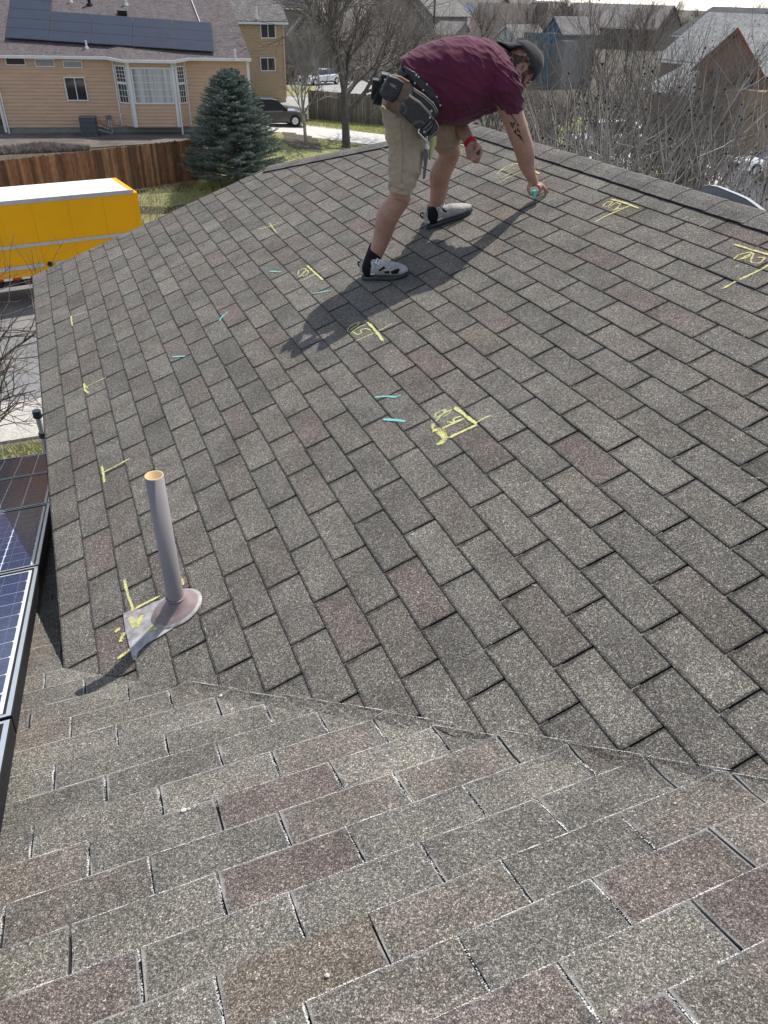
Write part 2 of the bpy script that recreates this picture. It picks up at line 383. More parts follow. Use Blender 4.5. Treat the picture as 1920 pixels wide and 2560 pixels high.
# pale cut edge along the valley
def ribbon_mat(name, col, thr=.5, sc_=260, rough=.95, big=14, amax=.9):
    m, nt, bs = newmat(name); g = N(nt, 'ShaderNodeNewGeometry')
    n1 = N(nt, 'ShaderNodeTexNoise'); n1.inputs['Scale'].default_value = sc_; n1.inputs['Detail'].default_value = 2; nt.links.new(g.outputs['Position'], n1.inputs['Vector'])
    n2 = N(nt, 'ShaderNodeTexNoise'); n2.inputs['Scale'].default_value = big; n2.inputs['Detail'].default_value = 3; nt.links.new(g.outputs['Position'], n2.inputs['Vector'])
    uv = N(nt, 'ShaderNodeUVMap'); s = N(nt, 'ShaderNodeSeparateXYZ'); nt.links.new(uv.outputs[0], s.inputs[0])
    ab = N(nt, 'ShaderNodeMath', operation='ABSOLUTE'); nt.links.new(s.outputs['Y'], ab.inputs[0])     # 0 centre .. 1 rim
    p = N(nt, 'ShaderNodeMath', operation='POWER'); nt.links.new(ab.outputs[0], p.inputs[0]); p.inputs[1].default_value = 2.5
    a = N(nt, 'ShaderNodeMath', operation='MULTIPLY_ADD'); nt.links.new(p.outputs[0], a.inputs[0]); a.inputs[1].default_value = -.28; nt.links.new(n1.outputs[0], a.inputs[2])
    a2 = N(nt, 'ShaderNodeMath', operation='MULTIPLY_ADD'); nt.links.new(n2.outputs[0], a2.inputs[0]); a2.inputs[1].default_value = .5; nt.links.new(a.outputs[0], a2.inputs[2])
    al = ramp(nt, a2.outputs[0], [(thr, 0.0), (thr + .07, amax)])
    bs.inputs['Base Color'].default_value = lin(col); bs.inputs['Roughness'].default_value = rough; bs.inputs['Specular IOR Level'].default_value = .1
    nt.links.new(al, bs.inputs['Alpha']); return m
def ribbon(name, pts, nrm, width, mat_, parent=None):
    pts = [np.array(p, float) for p in pts]; out = []
    for p, q in zip(pts[:-1], pts[1:]):
        m = max(1, int(np.linalg.norm(q - p) / .02)); out += [p + (q - p) * k / m for k in range(m)]
    out.append(pts[-1]); V = []; U = []
    for i, p in enumerate(out):
        t = out[min(i + 1, len(out) - 1)] - out[max(0, i - 1)]; t /= np.linalg.norm(t) + 1e-9; s = np.cross(t, nrm); e = min(i, len(out) - 1 - i)
        wd = width * .5 * (.75 if e == 0 else 1) * (1 + .12 * rng.normal())
        V += [p - s * wd, p + s * wd]; U += [(i * .02, -1), (i * .02, 1)]
    Fc = [(2 * i, 2 * i + 1, 2 * i + 3, 2 * i + 2) for i in range(len(out) - 1)]
    # keep the face up
    return V, Fc, U
def ribbons(name, strokes, nrm, mat_, parent, wobble=.001):
    V, Fc, U = [], [], []
    for pts, wd in strokes:
        v, f, u = ribbon('', pts, nrm, wd, None); n = len(V); V += v; U += u; Fc += [tuple(i + n for i in q) for q in f]
    return mesh(name, V, Fc, mat_, parent, uv=U)
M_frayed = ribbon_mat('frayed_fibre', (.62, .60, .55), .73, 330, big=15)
def vpt(x, h): y_ = KV - x; return np.array([x, y_, x * tt + h])
vp = []
x = -1.88
while x < .6:
    vp.append(vpt(x + rng.normal() * .002, .0095) + np.array([.004, .004, 0])); x += .05
V_ = (lambda *a: None); V_('valley_cut_edge', [(vp, .0045)], np.array([-st, st, ct * 1.2]) / np.linalg.norm([-st, st, ct * 1.2]), ribbon_mat('valley_edge_fibre', (.36, .345, .31), .66, 300, big=7), house)
# frayed white fibre with painted-in sunlight along butts and cutouts of the nearer slope
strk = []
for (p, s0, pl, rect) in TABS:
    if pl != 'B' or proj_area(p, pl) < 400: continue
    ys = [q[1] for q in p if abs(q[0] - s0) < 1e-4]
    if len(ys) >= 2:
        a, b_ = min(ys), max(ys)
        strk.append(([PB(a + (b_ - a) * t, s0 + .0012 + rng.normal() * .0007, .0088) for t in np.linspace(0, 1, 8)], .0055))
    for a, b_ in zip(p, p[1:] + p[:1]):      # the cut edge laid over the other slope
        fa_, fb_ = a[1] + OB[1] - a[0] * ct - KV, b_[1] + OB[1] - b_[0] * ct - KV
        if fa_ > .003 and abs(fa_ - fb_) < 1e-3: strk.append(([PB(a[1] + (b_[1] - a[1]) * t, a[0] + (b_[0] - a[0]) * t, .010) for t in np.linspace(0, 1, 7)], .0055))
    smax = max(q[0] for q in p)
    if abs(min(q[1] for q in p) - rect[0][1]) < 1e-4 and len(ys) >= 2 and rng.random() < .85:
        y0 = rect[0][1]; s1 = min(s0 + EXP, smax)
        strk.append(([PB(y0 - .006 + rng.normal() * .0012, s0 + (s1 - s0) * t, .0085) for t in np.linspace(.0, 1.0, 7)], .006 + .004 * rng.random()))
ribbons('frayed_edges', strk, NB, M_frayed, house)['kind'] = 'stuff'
# ================================================================= GROUND AND SETTING
def sstep(a, b, x): t = np.clip((np.asarray(x, float) - a) / (b - a), 0, 1); return t * t * (3 - 2 * t)
def G(x, y):
    r = np.hypot(x - CAM[0], y - CAM[1])
    return -8.24 + 2.05 * sstep(31.6, 37, y) * (1 - .0 * x) + .88 * sstep(38, 46, y) * (1 - sstep(9, 14, x)) - .2 * sstep(12, 20, x) - .8 * sstep(80, 150, r)
def atG(px, py, it=25):
    z = -6.4
    for _ in range(it): P = atZ(px, py, z); z = float(G(P[0], P[1]))
    return P
rs = np.concatenate([np.arange(0, 80, 1.5), np.geomspace(80, 1800, 30)]); ths = np.linspace(0, 2 * math.pi, 97)[:-1]
V = [(0, 0, -8.24)]; Fc = []
for r_ in rs[1:]:
    for t in ths: x_, y_ = CAM[0] + r_ * math.sin(t), CAM[1] + r_ * math.cos(t); V.append((x_, y_, float(G(x_, y_))))
V[0] = (CAM[0], CAM[1], -8.24); n_ = len(ths)
for j in range(n_): Fc.append((0, 1 + j, 1 + (j + 1) % n_))
for i in range(len(rs) - 2):
    for j in range(n_): a = 1 + i * n_ + j; b_ = 1 + i * n_ + (j + 1) % n_; Fc.append((a, b_, b_ + n_, a + n_))
M_dirt = mat('dry_ground', (.13, .11, .08), .95, .2, .6, .3, col2=(.07, .065, .042), fine=6)
M_grass = mat('spring_grass', (.34, .37, .12), .95, .2, .8, .5, col2=(.25, .21, .12), fine=16)
M_grassy = mat('patchy_grass', (.30, .32, .13), .95, .2, 1.3, .5, col2=(.30, .25, .16), fine=18)
M_chips = mat('bark_mulch', (.20, .17, .145), .95, .2, 1.0, .5, col2=(.10, .09, .08), fine=14)
M_asph = mat('street_asphalt', (.24, .237, .232), .9, .1, .7, .1, fine=30)
M_asphL = mat('pale_street_asphalt', (.38, .37, .355), .9, .1, .5, .1, fine=12)
M_conc = mat('concrete', (.50, .47, .41), .85, .06, 1.2, .08, fine=25)
M_concw = mat('pale_concrete', (.64, .62, .58), .85, .05, .8, .05, fine=20)
go = mesh('ground', V, Fc, M_dirt, smooth=True); tag(go, kind='structure')
def drape(name, poly, mat_, h=.012, cell=1.5, kind='structure'):
    poly = [(float(p[0]), float(p[1])) for p in poly]; xs = [p[0] for p in poly]; ys = [p[1] for p in poly]
    V, Fc = [], []
    for ix in range(int(min(xs) // cell), int(max(xs) // cell) + 1):
        for iy in range(int(min(ys) // cell), int(max(ys) // cell) + 1):
            q = clip(poly, (-1, 0), -ix * cell); q = q and clip(q, (1, 0), (ix + 1) * cell); q = q and clip(q, (0, -1), -iy * cell); q = q and clip(q, (0, 1), (iy + 1) * cell)
            if not q or len(q) < 3 or area(q) < 1e-5: continue
            sgn = sum(q[i][0] * q[(i + 1) % len(q)][1] - q[(i + 1) % len(q)][0] * q[i][1] for i in range(len(q)))
            if sgn < 0: q = q[::-1]
            n = len(V); V += [(a, b, float(G(a, b)) + h) for a, b in q]; Fc.append(tuple(range(n, n + len(q))))
    o = mesh(name, V, Fc, mat_); tag(o, kind=kind); return o
def gp(*pts): return [atG(*p)[:2] for p in pts]
drape('street', [(-60, 19.55), (40, 19.55), (40, 31.4), (-60, 31.4)], M_asph, .02, 6)
b = MB(); b.box((-60, 18.75, -8.26), (-1, 19.55, -8.14)); cu = b.build('kerb', M_conc); tag(cu, kind='structure')
for k in range(9):
    xa = -13.5 + k * 1.5
    pv = mesh('sidewalk_slab', [(xa + .008, 17.2, -8.136), (xa + 1.492, 17.2, -8.136), (xa + 1.492, 18.74, -8.136), (xa + .008, 18.74, -8.136), (xa + .008, 17.2, -8.25), (xa + 1.492, 17.2, -8.25), (xa + 1.492, 18.74, -8.25), (xa + .008, 18.74, -8.25)], [(0, 1, 2, 3), (0, 4, 5, 1), (1, 5, 6, 2), (2, 6, 7, 3), (3, 7, 4, 0)], M_conc)
    tag(pv, kind='structure')
drape('front_bed', [(-14, 5.5), (-1.7, 5.5), (-1.7, 17.2), (-14, 17.2)], M_chips, .03, 2)
drape('lawn', [(-25, 31.5), (16, 31.5), (16, 41), (-25, 34.0)], M_grassy, .02, 1.5)
drape('back_yard', gp((-250, 420), (0, 395), (510, 352), (640, 320), (560, 318), (-250, 345)), M_chips, .03, 1.5)
drape('lawn', gp((560, 345), (600, 322), (698, 334), (925, 365), (1120, 395), (1120, 640), (640, 640), (450, 480)), M_grass, .05, 1.5)
drape('driveway', gp((500, 285), (686, 308), (800, 317), (980, 341), (1250, 365), (1250, 400), (925, 364), (698, 333), (560, 318)), M_concw, .055, 1.5)
drape('verge', gp((760, 296), (990, 312), (1120, 330), (1120, 352), (980, 340), (790, 316), (700, 309), (700, 300)), M_grass, .06, 1.5)
drape('side_street', gp((740, 168), (1000, 178), (1150, 188), (1300, 240), (1200, 292), (1010, 300), (700, 262)), M_asphL, .03, 3)
drape('lawn', gp((905, 156), (1010, 158), (1140, 165), (1140, 186), (1000, 179), (905, 176)), M_grass, .05, 3)
drape('lawn', gp((690, 212), (790, 215), (790, 246), (690, 238)), M_grassy, .05, 2)
drape('side_street', gp((1380, 470), (1490, 372), (1600, 378), (1780, 388), (2200, 380), (2200, 900), (1380, 900)), M_concw, .05, 2)
drape('lawn', gp((1585, 411), (1752, 411), (1752, 442), (1600, 450)), M_grass, .08, 1)
drape('lawn', gp((1380, 290), (1500, 300), (1515, 372), (1400, 400)), M_grass, .08, 2)
drape('driveway', gp((1500, 300), (1780, 318), (2200, 330), (2200, 382), (1780, 390), (1600, 380), (1512, 374)), M_concw, .07, 2)
# grass blades as real geometry on the near lawns
def blades(name, pxpoly, n, h, mat_, wpoly=None):
    P = wpoly or [tuple(p) for p in gp(*pxpoly)]
    xs = [p[0] for p in P]; ys = [p[1] for p in P]; pts = []
    def inside(x, y):
        c = False
        for i in range(len(P)):
            (x1, y1), (x2, y2) = P[i], P[i - 1]
            if (y1 > y) != (y2 > y) and x < (x2 - x1) * (y - y1) / (y2 - y1) + x1: c = not c
        return c
    while len(pts) < n:
        x, y = rng.uniform(min(xs), max(xs)), rng.uniform(min(ys), max(ys))
        if inside(x, y): pts.append((x, y))
    p = np.array(pts); z = G(p[:, 0], p[:, 1]) + .04; a = rng.uniform(0, 6.28, n); hh = h * rng.uniform(.5, 1.5, n); wd = .018
    d1 = np.stack([np.cos(a), np.sin(a)], 1); ln = rng.normal(size=(n, 2)) * .5 * hh[:, None]
    V = np.zeros((n, 3, 3)); V[:, 0, :2] = p - d1 * wd; V[:, 1, :2] = p + d1 * wd; V[:, 2, :2] = p + ln; V[:, 0, 2] = z - .02; V[:, 1, 2] = z - .02; V[:, 2, 2] = z + hh
    return npmesh(name, V.reshape(-1, 3), np.arange(3 * n).reshape(-1, 3), mat_)
def npmesh(name, V, F3, mat_, parent=None, smooth=False, mats=None, midx=None):
    me = bpy.data.meshes.new(name); V = np.asarray(V, dtype=np.float32); F3 = np.asarray(F3, dtype=np.int32); k = F3.shape[1]
    me.vertices.add(len(V)); me.vertices.foreach_set('co', V.ravel())
    me.loops.add(F3.size); me.loops.foreach_set('vertex_index', F3.ravel())
    me.polygons.add(len(F3)); me.polygons.foreach_set('loop_start', np.arange(0, F3.size, k, dtype=np.int32)); me.polygons.foreach_set('loop_total', np.full(len(F3), k, dtype=np.int32))
    if smooth: me.polygons.foreach_set('use_smooth', np.ones(len(F3), dtype=bool))
    for m in (mats or [mat_]): me.materials.append(m)
    if midx is not None: me.polygons.foreach_set('material_index', np.asarray(midx, dtype=np.int32))
    me.update(calc_edges=True); me.validate()
    o = bpy.data.objects.new(name, me); C.objects.link(o); setp(o, parent); return o
M_bladeg = mat('grass_blade', (.38, .43, .14), .9, .3, 1.5, col2=(.50, .45, .24)); M_bladed = mat('dry_grass_blade', (.34, .28, .17), .9, .25, 2)
tag(blades('grass', [(340, 640), (300, 440), (520, 430), (700, 470), (620, 560)], 12000, .07, M_bladeg), kind='stuff')
tag(blades('grass', [(560, 345), (600, 322), (698, 334), (925, 365), (1050, 385), (1000, 440), (640, 470)], 12000, .07, M_bladeg), kind='stuff')
tag(blades('dry_grass', [(345, 470), (380, 445), (520, 430), (480, 470)], 7000, .10, M_bladed), kind='stuff')
tag(blades('dry_weeds', [(0, 400), (0, 375), (100, 362), (225, 372), (225, 380)], 6000, .16, mat('grey_weed', (.30, .26, .22), .9, .25, 3)), kind='stuff')
tag(blades('verge_grass', [(720, 298), (990, 312), (1120, 330), (1120, 352), (980, 340), (720, 311)], 9000, .12, M_bladeg), kind='stuff')
tag(blades('bed_plants', None, 5000, .10, M_bladeg, wpoly=[(-14, 16.2), (-3.0, 16.2), (-3.0, 17.0), (-14, 17.0)]), kind='stuff')
# ---------------------------------------------------------------- facade frame helper
class Fr:
    """a vertical facade: origin O, u along it, n outwards"""
    def __init__(s, O, u):
        s.O = np.array(O, float); s.u = np.array([u[0], u[1], 0.0]); s.u /= np.linalg.norm(s.u); s.n = np.array([s.u[1], -s.u[0], 0.0])
    def __call__(s, q): return tuple(s.O + s.u * q[0] + s.n * q[1] + np.array([0, 0, q[2]]))      # (along, out, up)
    def at(s, px, py, off=0):
        v = ray(px, py); t = (s.n @ (s.O + s.n * off - CAM)) / (s.n @ v); P = CAM + v * t - s.O; return float(P @ s.u), float(P[2])
M_white = mat('white_trim', (.72, .71, .69), .5, .04, 3); M_glass, nt_, bs_ = newmat('window_glass')
bs_.inputs['Base Color'].default_value = (.03, .035, .04, 1); bs_.inputs['Roughness'].default_value = .06; bs_.inputs['Specular IOR Level'].default_value = .7
M_blind = mat('blind', (.32, .32, .31), .7, .1, 2); M_curtain = mat('curtain', (.50, .50, .48), .8, .25, 1.5, stretch=(6, 6, .1))
M_dark = mat('dark_void', (.02, .02, .022), .9, .1, 2)
def window(fr, s0, z0, s1, z1, parent, mull=1, out=.09, fw=.06, grid=None, curtain=None, name='window', mframe=None):
    """frame proud of the wall, recessed glass, mullions"""
    mf = mframe or M_white
    b = MB(); b.box((s0, 0, z0), (s1, out, z0 + fw), fr).box((s0, 0, z1 - fw), (s1, out, z1), fr).box((s0, 0, z0 + fw), (s0 + fw, out, z1 - fw), fr).box((s1 - fw, 0, z0 + fw), (s1, out, z1 - fw), fr)
    w_ = b.build(name, mf, parent)
    b = MB(); b.add([fr((s0 + fw, .053, z0 + fw)), fr((s1 - fw, .053, z0 + fw)), fr((s1 - fw, .053, z1 - fw)), fr((s0 + fw, .053, z1 - fw))], [(0, 1, 2, 3)])
    b.build('pane', M_glass if curtain is None else curtain, w_)
    b = MB()
    for k in range(1, mull + 1): x = s0 + (s1 - s0) * k / (mull + 1); b.box((x - fw * .4, .055, z0 + fw), (x + fw * .4, out * .9, z1 - fw), fr)
    if grid:
        nx, nz = grid
        for k in range(1, nx): x = s0 + fw + (s1 - s0 - 2 * fw) * k / nx; b.box((x - .012, .054, z0 + fw), (x + .012, .068, z1 - fw), fr)
        for k in range(1, nz): z = z0 + fw + (z1 - z0 - 2 * fw) * k / nz; b.box((s0 + fw, .0545, z - .012), (s1 - fw, .067, z + .012), fr)
    if b.v: b.build('mullion', mf, w_)
    return w_
# ================================================================= TAN HOUSE WITH BAY WINDOW
PL, PRr = np.array([-2.87, 48.9]), np.array([6.45, 47.1])
ZB, ZE = -5.30, -1.64
fr = Fr((PL[0], PL[1], ZB), PRr - PL)
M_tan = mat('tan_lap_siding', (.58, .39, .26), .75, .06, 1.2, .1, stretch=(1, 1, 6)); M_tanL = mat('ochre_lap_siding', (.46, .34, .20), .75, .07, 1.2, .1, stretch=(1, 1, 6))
M_roofL = mat('brown_laminate_shingle', (.17, .145, .14), .95, .2, 3.0, .4, col2=(.095, .08, .085), fine=9, stretch=(1, 1, 3))
M_found = mat('concrete_foundation', (.25, .24, .22), .9, .1, 3)
M_greyroof = mat('grey_shingle_roof', (.19, .18, .165), .95, .15, 2.0, .3, fine=8)
lh = empty('tan_house', (float(fr.O[0]), float(fr.O[1]), ZB), 'tan lap-sided house with a white bay window and dark solar panels on its brown roof', 'house')
S0 = fr.at(20, 340)[0] - .05; S1 = fr.at(620, 200)[0]; HW = ZE - ZB
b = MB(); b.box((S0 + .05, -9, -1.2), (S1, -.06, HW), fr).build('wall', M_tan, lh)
b = MB(); b.box((S0 + .05, -.3, -1.2), (S1, -.015, .30), fr).build('foundation', M_found, lh)
def siding(fr, s0, s1, z0, z1, nb, m, parent, base=0.0):
    h = (z1 - z0) / nb
    for k in range(nb):
        z = z0 + k * h; b = MB()
        b.prism([(s0, base, z), (s0, base + .05, z), (s0, base + .008, z + h), (s0, base, z + h)], (s1 - s0, 0, 0), fr); b.build('siding_board', m, parent)
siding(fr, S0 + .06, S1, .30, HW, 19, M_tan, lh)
b = MB(); b.box((S0 - .05, -.1, .05), (S0 + .08, .05, HW), fr); b.box((S1 - .03, -.1, .1), (S1 + .12, .05, HW), fr); b.build('corner_trim', M_white, lh)
# windows
for q in ((14, 142, 64, 163, 0), (88, 147, 137, 167, 0), (158, 151, 206, 170, 0), (164, 192, 217, 252, 1)):
    a = fr.at(q[0], (q[1] + q[3]) / 2); c_ = fr.at(q[2], (q[1] + q[3]) / 2); zt = fr.at((q[0] + q[2]) / 2, q[1])[1]; zb_ = fr.at((q[0] + q[2]) / 2, q[3])[1]
    window(fr, a[0], zb_, c_[0], zt, lh, mull=q[4], fw=.055 if q[4] else .045, out=.09, curtain=None if q[4] or q[0] == 14 else M_blind)
# bay: base and top from the photograph
s_a = fr.at(289, 150)[0] - .15; s_b = fr.at(455, 165)[0] + .1; sc0, sc1 = s_a + .75, s_b - .55; bo = .62
zb0 = .42; zt_ = HW - .02
def bayface(p0, p1, label):
    A_ = np.array(fr((p0[0], p0[1], 0))); B_ = np.array(fr((p1[0], p1[1], 0))); f = Fr((A_[0], A_[1], fr.O[2]), (B_ - A_)[:2]); return f, float(np.linalg.norm((B_ - A_)[:2]))
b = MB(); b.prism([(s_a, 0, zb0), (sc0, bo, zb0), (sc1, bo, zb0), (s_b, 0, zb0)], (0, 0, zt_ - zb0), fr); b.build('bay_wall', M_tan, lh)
b = MB(); b.prism([(s_a, .01, zb0 - .05), (sc0, bo + .03, zb0 - .05), (sc1, bo + .03, zb0 - .05), (s_b, .01, zb0 - .05)], (0, 0, .05), fr); b.build('bay_sill', M_tan, lh)
for (p0, p1, kk) in (((s_a, 0), (sc0, bo), 0), ((sc0, bo), (sc1, bo), 1), ((sc1, bo), (s_b, 0), 0)):
    f, L = bayface(p0, p1, '')
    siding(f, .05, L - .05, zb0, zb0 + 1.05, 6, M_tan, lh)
    zs = zb0 + 1.12
    if kk: window(f, .16, zs, L - .16, zt_ - .32, lh, mull=0, out=.09, fw=.07, grid=(6, 5), curtain=M_curtain)
    else:
        window(f, .12, zs, L - .12, zs + 1.0, lh, mull=0, out=.085, fw=.06, grid=(3, 3)); window(f, .12, zs + 1.0, L - .12, zt_ - .25, lh, mull=0, out=.085, fw=.06, grid=(3, 4))
    tr = MB(); wd = .14 if kk else .05
    tr.box((-.02, .0, zb0 - .04), (wd, .095, zt_), f).build('bay_trim', M_white, lh); MB().box((L - wd, .0, zb0 - .04), (L + .02, .093, zt_), f).build('bay_trim', M_white, lh)
# roof (eave line kinks over the bay), 6/12
pit = .47; ov = .35
def rp(s, back, lift=0): return (s, -back, HW + .12 + (back + ov) * pit + lift)     # back measured from wall line
b = MB(); EL, ER = S0 - .45, S1 + .25
zz = HW + .12
b.add([fr(q) for q in [(EL, ov, zz), (s_a - .35, ov, zz), (sc0 - .1, bo + .32, zz - .10), (sc1 + .1, bo + .32, zz - .10), (s_b + .35, ov, zz), (ER, ov, zz), rp(ER - 1.2, 8.0), rp(EL, 8.0), rp(s_b, 2.0), rp(s_a, 2.0)]],
      [(0, 1, 9, 8, 4, 5, 6, 7), (1, 2, 3, 4, 8, 9)]); b.build('roof', M_roofL, lh)
b = MB(); b.add([fr(rp(EL, 8.0)), fr(rp(ER - 1.2, 8.0)), fr((ER, -17, zz)), fr((EL, -17, zz))], [(0, 1, 2, 3)]); b.build('roof', M_roofL, lh)
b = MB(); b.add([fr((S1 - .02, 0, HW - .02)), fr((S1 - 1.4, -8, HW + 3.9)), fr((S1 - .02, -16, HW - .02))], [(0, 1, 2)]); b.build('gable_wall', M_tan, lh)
gl = [(EL, ov + .01), (s_a - .35, ov + .01), (sc0 - .1, bo + .33), (sc1 + .1, bo + .33), (s_b + .35, ov + .01), (ER, ov + .01)]; zo = [0, 0, -.1, -.1, 0, 0]
for i in range(5):
    (xa, ya), (xb, yb) = gl[i], gl[i + 1]
    b = MB(); P_ = [(xa, ya, zz - .13 + zo[i]), (xb, yb, zz - .13 + zo[i + 1]), (xb, yb, zz + .005 + zo[i + 1]), (xa, ya, zz + .005 + zo[i])]
    b.prism(P_, (0, .09, 0), fr); b.build('gutter', M_white, lh)
b = MB(); b.add([fr((EL, ov, zz - .12)), fr((ER, ov, zz - .12)), fr((ER, 0, zz - .12)), fr((EL, 0, zz - .12))], [(0, 1, 2, 3)]); b.add([fr((s_a - .35, ov, zz - .121)), fr((sc0 - .1, bo + .32, zz - .22)), fr((sc1 + .1, bo + .32, zz - .22)), fr((s_b + .35, ov, zz - .121))], [(0, 1, 2, 3)]); b.build('soffit', M_white, lh)
for sx, off in ((sc1 + .1, bo + .12), (S0 + .18, .06)):
    b = MB(); b.tube([fr((sx, off + .28, zz - .15)), fr((sx, off + .05, HW - .3)), fr((sx, off, HW - .55)), fr((sx, off, -.5))], .045, 6); b.build('downspout', M_white, lh)
b = MB(); s_ = fr.at(588, 150)[0]; b.tube([fr((s_, ov + .2, zz - .1)), fr((s_, ov + .2, zz + .45))], .06, 8); b.build('pole', M_white, lh)
# solar panels, laid on the roof plane
M_pv = mat('dark_solar_glass', (.014, .02, .036), .22, .15, 1, spec=.8); M_pvf = mat('dark_frame', (.075, .08, .09), .4, .1, 2, metal=.6)
rn = np.cross(np.array(fr((1, 0, 0))) - np.array(fr((0, 0, 0))), np.array(fr(rp(0, 1))) - np.array(fr(rp(0, 0)))); rn /= np.linalg.norm(rn); rn = rn if rn[2] > 0 else -rn
rO = np.array(fr(rp(0, 0))); uB = np.array(fr((0, -1, pit))) - np.array(fr((0, 0, 0))); uB /= np.linalg.norm(uB)
def onroof(px, py, h=.12): v = ray(px, py); t = (rn @ (rO + rn * h - CAM)) / (rn @ v); q = CAM + v * t - rO; return float(q @ fr.u), float(q @ uB)
x0_, v0_ = onroof(14, 96); x1_, v1_ = onroof(537, 131); colw = (x1_ - x0_) / 5; 
rows = [(k, 4 if k < 1 else 3) for k in range(5)]
for k, nr in rows:
    for j in range(nr + (1 if k == 0 else 0)):
        vb = v0_ + (v1_ - v0_) * k / 5 + .0
        ph = 1.0; a = x0_ + colw * k + .01; c2_ = x0_ + colw * (k + 1) - .01
        def q3(s, v, h): return tuple(rO + fr.u * s + uB * v + rn * h)
        cs = [(a, vb + j * ph + .01), (c2_, vb + (v1_ - v0_) / 5 * .9 + j * ph + .01), (c2_, vb + (v1_ - v0_) / 5 * .9 + (j + 1) * ph - .01), (a, vb + (j + 1) * ph - .01)]
        p_ = mesh('roof_panel', [q3(*c, .12) for c in cs] + [q3(*c, .16) for c in cs], [(3, 2, 1, 0), (4, 5, 6, 7), (0, 1, 5, 4), (1, 2, 6, 5), (2, 3, 7, 6), (3, 0, 4, 7)], M_pvf, lh)
        ci = [(a + .035, cs[0][1] + .035), (c2_ - .035, cs[1][1] + .035), (c2_ - .035, cs[2][1] - .035), (a + .035, cs[3][1] - .035)]
        mesh('panel_glass', [q3(*c, .164) for c in ci], [(0, 1, 2, 3)], M_pv, p_)
for px, py, hh_, rr in ((109, 5, .45, .05), (178, 5, .4, .05), (224, 12, .6, .09), (316, 12, .45, .06), (306, 38, .2, .25), (217, 120, .35, .05)):
    s_, v_ = onroof(px, py, 0); P0 = rO + fr.u * s_ + uB * v_
    b = MB()
    if rr > .2: b.box(tuple(P0 + [-.25, -.2, 0]), tuple(P0 + [.25, .2, .22]))
    else: b.tube([P0 - [0, 0, .1], P0 + [0, 0, .06], P0 + [0, 0, .07], P0 + [0, 0, hh_]], [rr * 2.4, rr * 1.8, rr, rr], 8)
    b.build('roof_vent', M_dark if rr > .08 else M_white, lh)
s_, v_ = onroof(478, 0, 0); s2_, v2_ = onroof(500, 58, 0)
b = MB(); b.tube([rO + fr.u * s_ + uB * v_ + rn * .05, rO + fr.u * s2_ + uB * v2_ + rn * .05], .03, 6); b.build('conduit', M_white, lh)
# air conditioner
s_, z_ = fr.at(235, 352); acb = fr((s_, 1.0, .05)); ac = empty('air_conditioner', acb, 'grey louvred air conditioner on the ground against the tan house wall', 'air conditioner')
M_acm = mat('grey_sheet_metal', (.16, .17, .18), .6, .1, 5)
w_ = .42; b = MB(); b.box((s_ - w_, .55, -.0), (s_ + w_, 1.35, .92), fr); b.build('casing', M_dark, ac)
for k in range(14):
    z = .05 + k * .062; b = MB(); b.box((s_ - w_ - .012, .54, z), (s_ + w_ + .012, 1.362, z + .03), fr); b.build('louvre', M_acm, ac)
b = MB(); b.box((s_ - w_ - .02, .53, .92), (s_ + w_ + .02, 1.37, .96), fr).build('lid', M_acm, ac)
for px0, py0, px1, py1, mt_ in ((267, 288, 277, 299, M_acm), (288, 300, 299, 312, M_tan), (410, 312, 416, 320, M_tan), (253, 300, 263, 311, M_tan)):
    a = fr.at(px0, py1); c_ = fr.at(px1, py0); b = MB(); b.box((a[0], .0, a[1]), (c_[0], .13, c_[1]), fr).build('utility_box', mt_, lh)
a = fr.at(272, 298); b = MB(); b.tube([fr((a[0], .15, a[1])), fr((a[0] - .05, .2, a[1] - .5)), fr((s_ + w_, .7, .55))], .025, 6).tube([fr((a[0] + .1, .12, a[1])), fr((a[0] + .12, .3, a[1] - .7)), fr((s_ + w_, .8, .3))], .018, 6).build('refrigerant_line', M_white, lh)
